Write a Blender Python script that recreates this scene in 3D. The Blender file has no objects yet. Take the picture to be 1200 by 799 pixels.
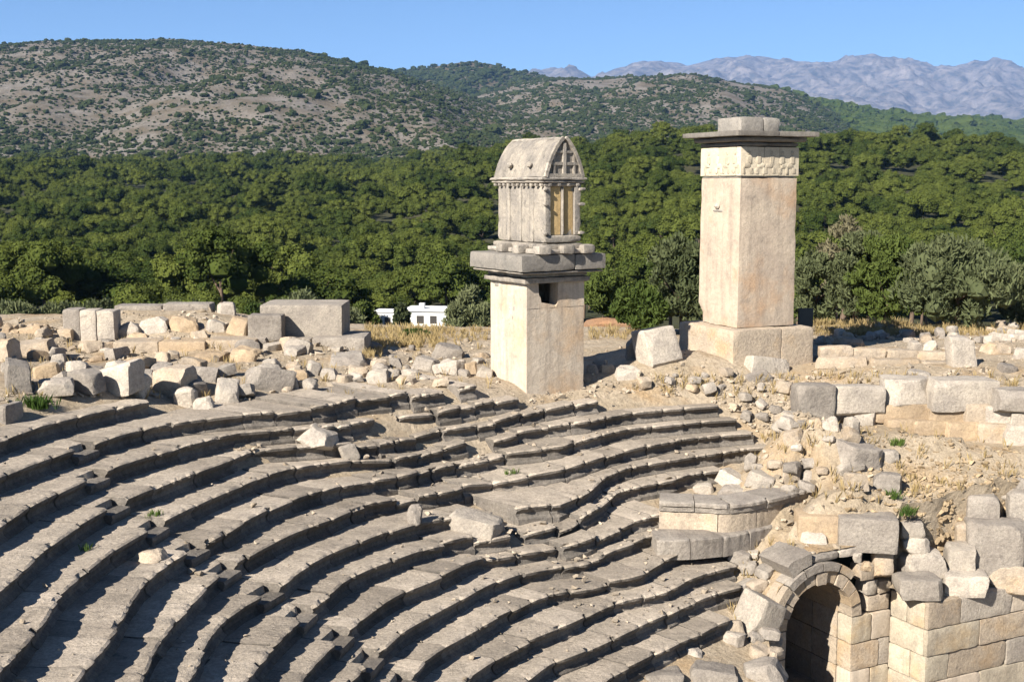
import bpy, bmesh, math, random
import numpy as np
from mathutils import Vector, Matrix, Euler

scene = bpy.context.scene
COL = scene.collection
# ------------------------------------------------------------------ camera
FPX, YH = 1450.0, 215.0                       # focal length in photo pixels (1200 wide), horizon line
PITCH = math.atan((399.5 - YH) / FPX)
cam_d = bpy.data.cameras.new("camera"); cam = bpy.data.objects.new("camera", cam_d); COL.objects.link(cam)
cam_d.sensor_width = 36.0; cam_d.lens = 36.0 * FPX / 1200.0
cam_d.clip_start = 0.3; cam_d.clip_end = 60000
cam.location = (0, 0, 0); cam.rotation_euler = (math.pi / 2 - PITCH, 0, 0)
scene.camera = cam
# ------------------------------------------------------------------ sky, sun, exposure
SUN_AZ, SUN_EL = math.radians(219), math.radians(34)   # azimuth clockwise from +Y (view direction)
world = bpy.data.worlds.new("World"); scene.world = world; world.use_nodes = True
wn = world.node_tree.nodes; wl = world.node_tree.links
bg = wn["Background"]
sky = wn.new("ShaderNodeTexSky"); sky.sky_type = 'NISHITA'; sky.sun_disc = False
sky.sun_elevation = SUN_EL; sky.sun_rotation = SUN_AZ
sky.air_density = 0.85; sky.dust_density = 0.0; sky.ozone_density = 6.0; sky.altitude = 900
wl.new(sky.outputs[0], bg.inputs[0]); bg.inputs[1].default_value = 0.05
sd = Vector((math.sin(SUN_AZ) * math.cos(SUN_EL), math.cos(SUN_AZ) * math.cos(SUN_EL), math.sin(SUN_EL)))
sun_d = bpy.data.lights.new("sun", 'SUN'); sun_d.energy = 5.0; sun_d.angle = math.radians(0.5); sun_d.color = (1.0, 0.945, 0.86)
sun = bpy.data.objects.new("sun", sun_d); COL.objects.link(sun)
sun.rotation_euler = sd.to_track_quat('Z', 'Y').to_euler(); sun.location = (-40, -60, 60)
vs = scene.view_settings
vs.view_transform = 'Standard'; vs.look = 'None'; vs.gamma = 1.0; vs.use_curve_mapping = False
vs.exposure = 1.22
scene.cycles.max_bounces = 5; scene.cycles.diffuse_bounces = 2; scene.cycles.volume_bounces = 1
scene.cycles.use_denoising = True

RNG = np.random.default_rng(7)
rnd = random.Random(11)
# ------------------------------------------------------------------ rays: photo pixel -> world
CP, SP = math.cos(PITCH), math.sin(PITCH)
def ray(px, py):
    u = (px - 600.0) / FPX; v = -(py - 399.5) / FPX
    return u, CP + v * SP, -SP + v * CP
def Pz(px, py, z):
    x, y, dz = ray(px, py); t = z / dz
    return Vector((x * t, y * t, z))
def Pd(px, py, D):
    x, y, dz = ray(px, py); t = D / y
    return Vector((x * t, D, dz * t))
def to_px(p):
    X, Y, Z = p[..., 0], p[..., 1], p[..., 2]
    yc = Y * CP - Z * SP; zc = Y * SP + Z * CP
    return 600 + FPX * X / yc, 399.5 - FPX * zc / yc
# ------------------------------------------------------------------ noise
def _h(x, y, z):
    n = (x.astype(np.int64) * 374761393 + y.astype(np.int64) * 668265263 + z.astype(np.int64) * 1274126177) & 0xffffffff
    n = ((n ^ (n >> 13)) * 1274126177) & 0xffffffff
    n = n ^ (n >> 16)
    return n.astype(np.float64) / 4294967295.0 * 2 - 1
def vnoise(p):
    p = np.asarray(p, float); i = np.floor(p); f = p - i; f = f * f * (3 - 2 * f); i = i.astype(np.int64)
    r = 0
    for dx in (0, 1):
        for dy in (0, 1):
            for dz in (0, 1):
                w = (f[..., 0] if dx else 1 - f[..., 0]) * (f[..., 1] if dy else 1 - f[..., 1]) * (f[..., 2] if dz else 1 - f[..., 2])
                r = r + w * _h(i[..., 0] + dx, i[..., 1] + dy, i[..., 2] + dz)
    return r
def fbm(p, o=4):
    p = np.asarray(p, float); a = 1.0; r = 0; s = 0
    for k in range(o):
        r = r + a * vnoise(p + 17.3 * k); s += a; a *= 0.5; p = p * 2.03
    return r / s
def fbm2(x, y, sc, o=4, seed=0.0):
    return fbm(np.stack([np.asarray(x) / sc + seed, np.asarray(y) / sc - seed, np.zeros_like(np.asarray(x, float)) + seed * .37], -1), o)
def sstep(a, b, x):
    t = np.clip((x - a) / (b - a), 0, 1); return t * t * (3 - 2 * t)
# ------------------------------------------------------------------ objects
def link(o, parent=None):
    COL.objects.link(o)
    if parent is not None: o.parent = parent
    return o
def mesh_of(name, v, f, mat=None, smooth=False, sharp=None):
    m = bpy.data.meshes.new(name)
    m.from_pydata(np.asarray(v, float).tolist() if not isinstance(v, list) else v, [], f if isinstance(f, list) else np.asarray(f).tolist())
    m.update()
    if mat is not None: m.materials.append(mat)
    if smooth:
        m.polygons.foreach_set("use_smooth", [True] * len(m.polygons))
        if sharp: m.set_sharp_from_angle(angle=math.radians(sharp))
    return m
def obj(name, v, f, mat, parent=None, smooth=False, sharp=None):
    return link(bpy.data.objects.new(name, mesh_of(name, v, f, mat, smooth, sharp)), parent)
def thing(name, label, cat, loc=(0, 0, 0), rz=0.0, group=None):
    o = bpy.data.objects.new(name, None); o.empty_display_size = 0.3; link(o)
    o.location = loc; o.rotation_euler = (0, 0, rz)
    return tag(o, label, cat, group)
def tag(o, label, cat, group=None):
    o['label'] = label; o['category'] = cat
    if group: o['group'] = group
    return o
def kind(o, k): o['kind'] = k; return o
class MB:
    """collects geometry for ONE mesh"""
    def __init__(s): s.v = []; s.f = []; s.n = 0
    def add(s, v, f):
        v = np.asarray(v, float); s.v.append(v)
        s.f += [[i + s.n for i in q] for q in f]; s.n += len(v); return s
    def build(s, name, mat, parent=None, smooth=False, sharp=None):
        return obj(name, np.concatenate(s.v), s.f, mat, parent, smooth, sharp)
_gc = {}
def gridbox(nx, ny, nz):
    """unit box [-.5,.5]^3 surface grid with shared vertices"""
    key = (nx, ny, nz)
    if key in _gc: return _gc[key]
    idx = {}; V = []; F = []
    def vid(i, j, k):
        t = (i, j, k)
        if t not in idx: idx[t] = len(V); V.append((i / nx - .5, j / ny - .5, k / nz - .5))
        return idx[t]
    for i in range(nx):
        for j in range(ny):
            F.append([vid(i, j, 0), vid(i, j + 1, 0), vid(i + 1, j + 1, 0), vid(i + 1, j, 0)])
            F.append([vid(i, j, nz), vid(i + 1, j, nz), vid(i + 1, j + 1, nz), vid(i, j + 1, nz)])
    for i in range(nx):
        for k in range(nz):
            F.append([vid(i, 0, k), vid(i + 1, 0, k), vid(i + 1, 0, k + 1), vid(i, 0, k + 1)])
            F.append([vid(i, ny, k), vid(i, ny, k + 1), vid(i + 1, ny, k + 1), vid(i + 1, ny, k)])
    for j in range(ny):
        for k in range(nz):
            F.append([vid(0, j, k), vid(0, j, k + 1), vid(0, j + 1, k + 1), vid(0, j + 1, k)])
            F.append([vid(nx, j, k), vid(nx, j + 1, k), vid(nx, j + 1, k + 1), vid(nx, j, k + 1)])
    _gc[key] = (np.array(V), F); return _gc[key]
def rough(w, d, h, seed, res=0.25, cuts=6, lo=.86, hi=.99, amp=.03, edge=.03, mx=8):
    """rough stone, centred in x,y, standing on z=0: box + random plane cuts + noise + worn edges"""
    g = lambda a: int(max(2, min(mx, round(a / res))))
    V, F = gridbox(g(w), g(d), g(h))
    r = np.random.default_rng(int(seed * 1000) % (2 ** 31))
    s = np.array([w, d, h]); v = V * s
    on = (np.abs(np.abs(V) - .5) < 1e-6).sum(1)
    if edge:
        wob = 1 + .9 * fbm(v / .22 + seed * 3.1, 2)
        k = np.where(on >= 2, edge * np.clip(wob, .15, 2), 0) * np.where(on == 3, 1.3, 1)
        for a in range(3):
            m = np.abs(np.abs(V[:, a]) - .5) < 1e-6
            v[:, a] -= np.where(m, np.sign(V[:, a]) * np.minimum(k, s[a] * .3), 0)
    for c in range(cuts):
        n = r.normal(size=3); n /= np.linalg.norm(n)
        if c % 2: n[2] = abs(n[2])
        sup = np.abs(n) @ (s / 2); lim = sup * r.uniform(lo, hi)
        q = v @ n - lim; m = q > 0
        v[m] -= np.outer(q[m], n)
    if amp:
        sc = max(.18, min(w, d, h) * .7)
        for a in range(3):
            v[:, a] += amp * fbm(v / sc + seed * 7.7 + a * 31.7, 4)
    v[:, 2] += h / 2
    return v, F
def xf(v, loc=(0, 0, 0), rz=0., rx=0., ry=0.):
    M = np.array(Euler((rx, ry, rz)).to_matrix())
    return np.asarray(v) @ M.T + np.array(loc)
def box(x0, x1, y0, y1, z0, z1):
    v = [(x0, y0, z0), (x1, y0, z0), (x1, y1, z0), (x0, y1, z0), (x0, y0, z1), (x1, y0, z1), (x1, y1, z1), (x0, y1, z1)]
    return np.array(v, float), [[0, 3, 2, 1], [4, 5, 6, 7], [0, 1, 5, 4], [1, 2, 6, 5], [2, 3, 7, 6], [3, 0, 4, 7]]
def rbox(x0, x1, y0, y1, z0, z1, seed=1.0, res=.25, amp=.012, edge=.025, cuts=2, lo=.93, hi=1.0, mx=14):
    v, f = rough(x1 - x0, y1 - y0, z1 - z0, seed, res, cuts, lo, hi, amp, edge, mx)
    return v + np.array([(x0 + x1) / 2, (y0 + y1) / 2, z0]), f
# ------------------------------------------------------------------ materials
ALB = 0.74                                    # all stone colours were first picked this much too bright
def stone(name, c1, c2, spot=(.12, .11, .10), spot_amt=.35, sc=1.0, bump=.5, warm=None, island=False, streak=0.0, rough_=0.92, var=.25, vobj=.18, fine=.22):
    c1, c2, spot = [tuple(x * ALB for x in c) for c in (c1, c2, spot)]; warm = tuple(x * ALB for x in warm) if warm else None
    m = bpy.data.materials.new(name); m.use_nodes = True
    nt = m.node_tree; N = nt.nodes; L = nt.links
    b = N["Principled BSDF"]; b.inputs["Roughness"].default_value = rough_
    b.inputs["Specular IOR Level"].default_value = 0.15
    tc = N.new("ShaderNodeTexCoord"); oi = N.new("ShaderNodeObjectInfo")
    mul = N.new("ShaderNodeMath"); mul.operation = 'MULTIPLY'; mul.inputs[1].default_value = 61.0
    L.new(oi.outputs["Random"], mul.inputs[0])
    add = N.new("ShaderNodeVectorMath"); add.operation = 'ADD'
    L.new(tc.outputs["Object"], add.inputs[0]); L.new(mul.outputs[0], add.inputs[1])
    def noise(s, det=6, ro=.6, vec=None):
        n = N.new("ShaderNodeTexNoise"); n.inputs["Scale"].default_value = s; n.inputs["Detail"].default_value = det
        n.inputs["Roughness"].default_value = ro; L.new(vec or add.outputs[0], n.inputs["Vector"]); return n
    def rmp(src, a, bb, ca=(0, 0, 0, 1), cb=(1, 1, 1, 1)):
        r = N.new("ShaderNodeValToRGB"); r.color_ramp.elements[0].position = a; r.color_ramp.elements[1].position = bb
        r.color_ramp.elements[0].color = ca; r.color_ramp.elements[1].color = cb; L.new(src, r.inputs[0]); return r
    def mix(fac, a, bb, mode='MIX'):
        x = N.new("ShaderNodeMix"); x.data_type = 'RGBA'; x.blend_type = mode
        if isinstance(fac, float): x.inputs[0].default_value = fac
        else: L.new(fac, x.inputs[0])
        for i, q in ((6, a), (7, bb)):
            if isinstance(q, tuple): x.inputs[i].default_value = (*q[:3], 1)
            else: L.new(q, x.inputs[i])
        return x.outputs[2]
    n1 = noise(1.1 * sc, 5); r1 = rmp(n1.outputs[0], .36, .64)
    col = mix(r1.outputs[0], c1, c2)
    if warm:
        n4 = noise(.7 * sc, 4); r4 = rmp(n4.outputs[0], .52, .7)
        col = mix(r4.outputs[0], col, warm)
    n3 = noise(2.6 * sc, 9, .72); r3 = rmp(n3.outputs[0], .54, .68)
    a = N.new("ShaderNodeMath"); a.operation = 'MULTIPLY'; a.inputs[1].default_value = spot_amt; L.new(r3.outputs[0], a.inputs[0])
    col = mix(a.outputs[0], col, spot)
    if streak:
        mp = N.new("ShaderNodeMapping"); mp.inputs["Scale"].default_value = (3.2, 3.2, .22); L.new(add.outputs[0], mp.inputs[0])
        ns = noise(1.0, 5, .6, mp.outputs[0]); rs = rmp(ns.outputs[0], .48, .7)
        a2 = N.new("ShaderNodeMath"); a2.operation = 'MULTIPLY'; a2.inputs[1].default_value = streak; L.new(rs.outputs[0], a2.inputs[0])
        col = mix(a2.outputs[0], col, spot)
    n2 = noise(9 * sc, 8, .7); r2 = rmp(n2.outputs[0], .25, .75, (1 - var, 1 - var, 1 - var, 1), (1 + var * .6, 1 + var * .6, 1 + var * .6, 1))
    col = mix(1.0, col, r2.outputs[0], 'MULTIPLY')
    nf = noise(26 * sc, 6, .75); rf = rmp(nf.outputs[0], .34, .62, (1 - fine, 1 - fine, 1 - fine, 1), (1 + fine * .5, 1 + fine * .5, 1 + fine * .5, 1))
    col = mix(1.0, col, rf.outputs[0], 'MULTIPLY')
    npit = noise(4.5 * sc, 10, .8); rp_ = rmp(npit.outputs[0], .60, .66); a3 = N.new("ShaderNodeMath"); a3.operation = 'MULTIPLY'; a3.inputs[1].default_value = fine * 1.6; L.new(rp_.outputs[0], a3.inputs[0])
    col = mix(a3.outputs[0], col, spot)
    rv = N.new("ShaderNodeMapRange"); rv.inputs[3].default_value = 1 - vobj; rv.inputs[4].default_value = 1 + vobj * .8
    if island:
        ge = N.new("ShaderNodeNewGeometry"); L.new(ge.outputs["Random Per Island"], rv.inputs[0]); rv.inputs[3].default_value = .62; rv.inputs[4].default_value = 1.22
    else: L.new(oi.outputs["Random"], rv.inputs[0])
    sc_ = N.new("ShaderNodeVectorMath"); sc_.operation = 'SCALE'; L.new(col, sc_.inputs[0]); L.new(rv.outputs[0], sc_.inputs["Scale"])
    L.new(sc_.outputs[0], b.inputs["Base Color"])
    nb = noise(7 * sc, 12, .72)
    bp = N.new("ShaderNodeBump"); bp.inputs["Strength"].default_value = bump; bp.inputs["Distance"].default_value = .09 / sc
    L.new(nb.outputs[0], bp.inputs["Height"]); L.new(bp.outputs[0], b.inputs["Normal"])
    return m
M = {}
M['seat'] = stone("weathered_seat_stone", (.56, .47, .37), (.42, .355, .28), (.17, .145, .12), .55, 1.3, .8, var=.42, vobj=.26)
M['riser'] = stone("weathered_shade_darkened_riser_stone", (.29, .25, .205), (.19, .168, .145), (.09, .08, .07), .6, 1.3, .9, var=.42, vobj=.3, streak=.35)  # grey lichen tone, with the shade of the risers painted into it
M['cap'] = stone("dark_cap_marble", (.33, .295, .25), (.24, .215, .185), (.10, .095, .09), .5, 1.2, .5, streak=.3)
M['grey'] = stone("grey_limestone", (.44, .385, .32), (.33, .285, .24), (.15, .13, .115), .5, 1.3, .8, var=.35)
M['cream'] = stone("cream_limestone", (.58, .47, .345), (.46, .375, .285), (.22, .185, .15), .45, 1.2, .7, warm=(.54, .39, .24), var=.3)
M['white'] = stone("pale_limestone", (.60, .52, .42), (.45, .39, .325), (.20, .18, .16), .5, 1.5, .8, var=.35)
M['tan'] = stone("tan_limestone", (.55, .41, .26), (.45, .34, .23), (.26, .19, .13), .4, 1.0, .6)
M['pillar'] = stone("smooth_pillar_limestone", (.66, .54, .41), (.55, .44, .34), (.30, .25, .205), .5, .8, .35, warm=(.60, .40, .25), streak=.5, var=.2, fine=.10)
M['pale_pillar'] = stone("whitened_pillar_limestone", (.68, .575, .45), (.57, .47, .36), (.30, .25, .205), .45, .8, .32, warm=(.62, .44, .28), streak=.5, var=.18, fine=.10)
M['ashlar'] = stone("yellowish_ashlar", (.66, .57, .43), (.52, .44, .33), (.27, .23, .18), .5, .9, .45, warm=(.60, .43, .24), streak=.35, var=.2)
M['frieze'] = stone("ivory_marble_frieze", (.72, .62, .46), (.64, .54, .40), (.4, .33, .25), .25, 1.0, .3, var=.12)
M['tomb'] = stone("lichen_tomb_marble", (.54, .47, .38), (.36, .32, .275), (.11, .105, .10), .65, 1.3, .6, streak=.45, var=.3)
M['yellow'] = stone("ochre_marble_panel", (.74, .53, .25), (.66, .46, .22), (.35, .24, .13), .2, 1.0, .2, streak=.3)
M['slab'] = stone("grey_cornice_marble", (.42, .375, .32), (.33, .30, .26), (.12, .12, .115), .5, 1.2, .5, streak=.2)
M['rubble'] = stone("broken_limestone_rubble", (.54, .45, .34), (.46, .37, .27), (.2, .17, .14), .3, 1.5, .5, island=True)
M['earth'] = stone("dry_sandy_earth", (.56, .455, .33), (.46, .365, .25), (.30, .24, .165), .55, .7, 1.0, warm=(.49, .345, .20), var=.35, rough_=1.0)
M['redearth'] = stone("red_clay_earth", (.46, .25, .13), (.40, .24, .14), (.25, .14, .08), .4, .5, .9, var=.3, rough_=1.0)
def plain(name, c, r=.8, var=.2, sc=20.0, trans=0.0):
    m = bpy.data.materials.new(name); m.use_nodes = True
    nt = m.node_tree; N = nt.nodes; L = nt.links; b = N["Principled BSDF"]
    b.inputs["Roughness"].default_value = r; b.inputs["Specular IOR Level"].default_value = .2
    tc = N.new("ShaderNodeTexCoord"); n = N.new("ShaderNodeTexNoise"); n.inputs["Scale"].default_value = sc
    L.new(tc.outputs["Object"], n.inputs["Vector"])
    rp = N.new("ShaderNodeValToRGB"); rp.color_ramp.elements[0].color = (*[x * (1 - var) for x in c], 1)
    rp.color_ramp.elements[1].color = (*[x * (1 + var) for x in c], 1); L.new(n.outputs[0], rp.inputs[0])
    L.new(rp.outputs[0], b.inputs["Base Color"]); return m
def leaf(name, ca, cb, transl=.25):
    """leaf cards: colour varies per plant and per leaf clump"""
    m = bpy.data.materials.new(name); m.use_nodes = True
    nt = m.node_tree; N = nt.nodes; L = nt.links; N.remove(N["Principled BSDF"])
    oi = N.new("ShaderNodeObjectInfo"); ge = N.new("ShaderNodeNewGeometry"); tc = N.new("ShaderNodeTexCoord")
    nz = N.new("ShaderNodeTexNoise"); nz.inputs["Scale"].default_value = .45; L.new(tc.outputs["Object"], nz.inputs["Vector"])
    ad = N.new("ShaderNodeMath"); ad.operation = 'ADD'; L.new(oi.outputs["Random"], ad.inputs[0]); L.new(nz.outputs[0], ad.inputs[1])
    a2 = N.new("ShaderNodeMath"); a2.operation = 'MULTIPLY_ADD'; a2.inputs[1].default_value = .3; L.new(ge.outputs["Random Per Island"], a2.inputs[0]); L.new(ad.outputs[0], a2.inputs[2])
    mr = N.new("ShaderNodeMapRange"); mr.inputs[1].default_value = .45; mr.inputs[2].default_value = 1.5; L.new(a2.outputs[0], mr.inputs[0])
    mx = N.new("ShaderNodeMix"); mx.data_type = 'RGBA'; mx.inputs[6].default_value = (*ca, 1); mx.inputs[7].default_value = (*cb, 1)
    L.new(mr.outputs[0], mx.inputs[0])
    d = N.new("ShaderNodeBsdfDiffuse"); t = N.new("ShaderNodeBsdfTranslucent"); s = N.new("ShaderNodeMixShader"); s.inputs[0].default_value = transl
    L.new(mx.outputs[2], d.inputs[0]); L.new(mx.outputs[2], t.inputs[0]); L.new(d.outputs[0], s.inputs[1]); L.new(t.outputs[0], s.inputs[2])
    L.new(s.outputs[0], N["Material Output"].inputs[0]); return m
M['pine'] = leaf("pine_needles", (.022, .037, .010), (.088, .104, .023), .10)
M['olive'] = leaf("olive_leaves", (.062, .076, .034), (.140, .152, .074), .2)
M['oliveg'] = leaf("green_shrub_leaves", (.032, .054, .014), (.078, .10, .026), .15)
M['dryleaf'] = leaf("dry_grey_leaves", (.11, .10, .055), (.18, .16, .095))
M['straw'] = leaf("dry_grass", (.30, .22, .10), (.44, .34, .17), .35)
M['weed'] = leaf("green_weed", (.05, .09, .022), (.10, .15, .035), .3)
M['bark'] = plain("bark", (.12, .085, .06), .95)
M['shrub'] = leaf("hillside_scrub", (.022, .034, .014), (.045, .056, .022), .1)
M['forestfar'] = leaf("far_wood", (.026, .044, .012), (.055, .074, .018), .1)

# ================================================================== THE SITE
CX, CY, Z0, RISE = 15.1, 19.5, -6.4, 0.41
TH0 = 104.0
RT={
 -1:[29.03,29.03,29.03,29.03,29.03,29.03,29.03,29.03,29.03,29.03,29.03,29.03,29.03,29.03,29.03,29.03,29.03,29.03,29.03,29.03,29.03,29.03,29.03,29.04,29.05,29.06,29.03,28.95,28.8,28.63,28.52,28.5,28.5,28.5,28.5,28.5,28.5,28.5,28.5,28.5,28.5,28.5,28.5,28.5,28.5],
 0:[25.67,25.67,25.67,25.67,25.67,25.67,25.67,25.67,25.67,25.67,25.67,25.67,25.67,25.72,25.82,25.9,26.06,26.22,26.28,26.1,26.3,26.7,27.2,27.59,27.81,27.85,27.77,27.63,27.54,27.47,27.37,27.28,27.23,27.23,27.23,27.23,27.23,27.23,27.23,27.23,27.23,27.23,27.23,27.23,27.23],
 1:[25.17,25.17,25.17,25.17,25.17,25.17,25.17,25.17,25.17,25.17,25.17,25.17,25.17,25.22,25.32,25.4,25.56,25.72,25.5,25.57,25.8,26.2,26.65,26.71,26.68,26.67,26.67,26.64,26.51,26.38,26.27,26.13,25.9,25.77,25.69,25.65,25.65,25.65,25.65,25.65,25.65,25.65,25.65,25.65,25.65],
 2:[24.67,24.67,24.67,24.67,24.67,24.67,24.67,24.67,24.67,24.67,24.67,24.67,24.67,24.72,24.82,24.9,24.96,24.86,24.81,25.07,25.3,25.7,26.15,25.93,25.73,25.63,25.56,25.5,25.46,25.36,25.23,25.08,24.94,24.77,24.56,24.39,24.3,24.27,24.26,24.26,24.26,24.26,24.26,24.26,24.26],
 3:[24.17,24.17,24.17,24.17,24.17,24.17,24.17,24.17,24.01,23.81,24.0,24.17,24.17,24.22,24.32,24.4,24.46,24.36,24.31,24.57,24.8,25.0,25.0,24.96,24.86,24.73,24.63,24.54,24.42,24.28,24.22,24.15,24.01,23.88,23.8,23.62,23.41,23.28,23.21,23.2,23.2,23.2,23.2,23.2,23.2],
 4:[23.56,23.57,23.64,23.67,23.67,23.67,23.67,23.67,23.51,23.31,23.2,22.96,23.3,23.72,23.82,23.9,23.96,23.81,23.51,23.61,23.77,23.84,23.85,23.79,23.72,23.65,23.53,23.37,23.31,23.28,23.25,23.19,23.03,22.82,22.6,22.39,22.31,22.24,22.19,22.17,22.17,22.17,22.17,22.17,22.17],
 5:[23.06,23.07,23.14,23.17,23.14,23.1,22.94,22.69,22.54,22.37,22.19,22.09,22.11,22.32,22.57,22.87,22.91,22.75,22.77,22.85,22.89,22.93,22.83,22.67,22.68,22.71,22.69,22.64,22.57,22.5,22.41,22.24,22.1,21.99,21.87,21.74,21.57,21.41,21.37,21.37,21.37,21.37,21.37,21.37,21.37],
 6:[22.56,22.57,22.64,22.63,22.35,22.27,22.14,22.11,22.04,21.87,21.69,21.26,20.82,20.62,20.5,20.84,21.07,21.18,21.36,21.53,21.69,21.71,21.72,21.7,21.7,21.71,21.67,21.59,21.44,21.47,21.54,21.54,21.46,21.33,21.13,21.0,20.94,20.91,20.87,20.87,20.87,20.87,20.87,20.87,20.87],
 7:[21.67,21.67,21.67,21.67,21.67,21.67,21.57,21.26,21.2,21.21,21.12,20.7,20.32,20.12,19.84,19.85,20.07,20.23,20.42,20.72,20.8,20.83,20.85,20.87,20.92,20.94,20.86,20.7,20.63,20.54,20.48,20.42,20.37,20.31,20.29,20.29,20.29,20.29,20.29,20.29,20.29,20.29,20.29,20.29,20.29],
 8:[19.49,19.49,19.49,19.49,19.49,19.49,19.49,19.49,19.49,19.52,19.56,19.58,19.49,19.46,19.34,19.35,19.57,19.73,19.92,20.14,20.03,19.93,19.81,19.83,19.9,19.9,19.85,19.81,19.75,19.69,19.66,19.64,19.59,19.53,19.46,19.39,19.32,19.25,19.18,19.11,19.04,18.97,18.9,18.83,18.76],
 9:[18.99,18.99,18.99,18.99,18.99,18.99,18.99,18.99,18.99,19.02,19.06,19.08,18.94,18.94,18.84,18.85,19.07,19.23,19.34,19.33,19.29,19.19,19.09,19.06,19.06,19.11,19.15,19.11,19.06,19.0,18.97,18.94,18.87,18.8,18.73,18.66,18.59,18.52,18.45,18.38,18.31,18.24,18.17,18.1,18.03],
 10:[18.45,18.45,18.45,18.45,18.45,18.45,18.45,18.45,18.44,18.39,18.26,18.11,17.91,17.74,17.76,17.91,17.97,18.16,18.35,18.36,18.27,18.23,18.23,18.23,18.22,18.27,18.34,18.35,18.27,18.15,18.06,17.99,17.92,17.85,17.78,17.71,17.64,17.57,17.5,17.43,17.36,17.29,17.22,17.15,17.08],
 11:[17.4,17.4,17.4,17.4,17.4,17.4,17.4,17.4,17.4,17.36,17.3,17.22,17.05,16.96,17.02,17.19,17.25,17.24,17.19,17.14,17.15,17.24,17.32,17.35,17.41,17.46,17.47,17.41,17.3,17.23,17.16,17.09,17.02,16.95,16.88,16.81,16.74,16.67,16.6,16.53,16.46,16.39,16.32,16.25,16.18],
 12:[16.74,16.74,16.74,16.74,16.74,16.74,16.74,16.74,16.74,16.74,16.71,16.65,16.55,16.46,16.35,16.33,16.31,16.3,16.29,16.32,16.38,16.51,16.64,16.65,16.61,16.54,16.47,16.4,16.33,16.26,16.19,16.12,16.05,15.98,15.91,15.84,15.77,15.7,15.63,15.56,15.49,15.42,15.35,15.28,15.21],
 13:[15.79,15.79,15.79,15.79,15.79,15.79,15.79,15.79,15.79,15.79,15.79,15.78,15.73,15.62,15.59,15.54,15.5,15.49,15.5,15.52,15.54,15.52,15.46,15.39,15.32,15.25,15.18,15.11,15.04,14.97,14.9,14.83,14.76,14.69,14.62,14.55,14.48,14.41,14.34,14.27,14.2,14.13,14.06,13.99,13.92],
}

def sink(th, k):
    return .34 * math.exp(-((th - 135) / 9.) ** 2) * min(1, max(0, (k + .5) / 2.5)) * min(1, max(0, (12 - k) / 4.))
def Rk(k, th):
    a = RT[k]; return float(np.interp((th - TH0) / 2.0, np.arange(len(a)), a))
def zk(k, th): return Z0 - k * RISE - sink(th, k)
def pol(th, R): return CX + R * math.cos(math.radians(th)), CY + R * math.sin(math.radians(th))
def th_of(x, y): return math.degrees(math.atan2(y - CY, x - CX)) % 360
EXT = {-1: (150, 190), 0: (129, 190), 1: (126, 190), 2: (113, 190), 3: (109, 190), 4: (108, 190), 5: (107, 190), 6: (106, 190),
       7: (112, 190), 8: (122, 190), 9: (121.5, 188), 10: (119.5, 184), 11: (119.5, 180), 12: (120.5, 174), 13: (125, 168)}
# ---------------- ground heights: thin plate spline through known points
ctrl = []
for k, (a, b) in EXT.items():
    for th in np.r_[np.arange(a, min(b, 130), 2.5), np.arange(130, b + .1, 5.5)]:
        x, y = pol(th, Rk(k, th)); ctrl.append((x, y, zk(k, th) - RISE - .16))
NROW = len(ctrl)
for th in np.arange(126, 190, 8):
    x, y = pol(th, 14.4); ctrl.append((x, y, -12.75))
for px, py, z in [(0,482,-5.75),(60,472,-5.8),(120,464,-5.85),(180,470,-6.2),(240,462,-6.3),(300,452,-6.2),(-60,440,-5.5),(0,440,-5.6),(60,435,-5.7),
    (150,432,-5.85),(250,432,-6.0),(340,440,-6.2),(400,435,-6.35),(450,450,-6.42),(500,442,-6.5),(560,443,-6.65),(-150,470,-5.4),(-250,500,-5.2),
    (620,456,-6.78),(700,440,-6.8),(690,425,-6.8),(740,440,-6.8),(750,398,-6.85),(800,440,-6.8),(862,438,-6.8),(930,428,-6.8),(960,432,-6.8),(1100,441,-6.75),(1200,441,-6.75),
    (1300,441,-6.75),(1100,402,-6.9),(1200,392,-6.9),(1300,392,-6.9),(1000,380,-6.95),(800,470,-7.15),(760,462,-7.0),(700,455,-6.95),
    (880,482,-7.45),(930,474,-7.0),(920,502,-7.75),(950,532,-8.35),(890,542,-8.75),(940,556,-8.95),(1000,562,-9.0),(1040,590,-9.2),(1000,598,-9.28),(960,602,-9.4),(1000,532,-8.3),(960,500,-7.6),
    (1080,603,-9.65),(1060,560,-8.98),(1100,522,-8.2),(1100,542,-8.62),(1010,512,-7.95),(1180,538,-8.5),(1190,562,-9.05),(1250,545,-8.7),(1120,640,-10.3),(1180,600,-9.5),(1250,620,-9.8),
    (960,648,-10.45),(1010,652,-10.42),(900,654,-10.85),(880,690,-11.4),(935,644,-10.55),(842,655,-10.8),(850,700,-11.6),(880,745,-12.3),(900,790,-12.6),(840,790,-12.35),(1060,662,-10.75),(1100,690,-11.4),
    (500,388,-6.75),(560,400,-6.75),(640,392,-6.8),(720,386,-6.85),(440,400,-6.65),(430,420,-6.5)]:
    p = Pz(px, py, z)
    if px < 620 or min((p[0] - c[0]) ** 2 + (p[1] - c[1]) ** 2 for c in ctrl[:NROW]) > 1.0: ctrl.append(tuple(p))
for px, py, D in [(70,418,43.8),(180,418,44.2),(300,416,44.2),(430,414,45.3),(110,404,46),(150,396,46.3),(200,388,47),(270,388,47),(230,364,50),(150,364,50),(270,372,49),(330,398,47),(380,400,46.8),
    (20,394,45),(60,394,45.5),(20,410,43),(-80,394,45)]:
    ctrl.append(tuple(Pd(px, py, D)))
for X, zz in [(-24,-6.2),(-16,-6.3),(-8,-6.7),(0,-6.9),(8,-7),(16,-7),(26,-7),(36,-7)]:
    ctrl.append((X, 57, zz)); ctrl.append((X * 1.1, 64, zz - .7)); ctrl.append((X * 1.2, 72, zz - 4.0))
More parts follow.
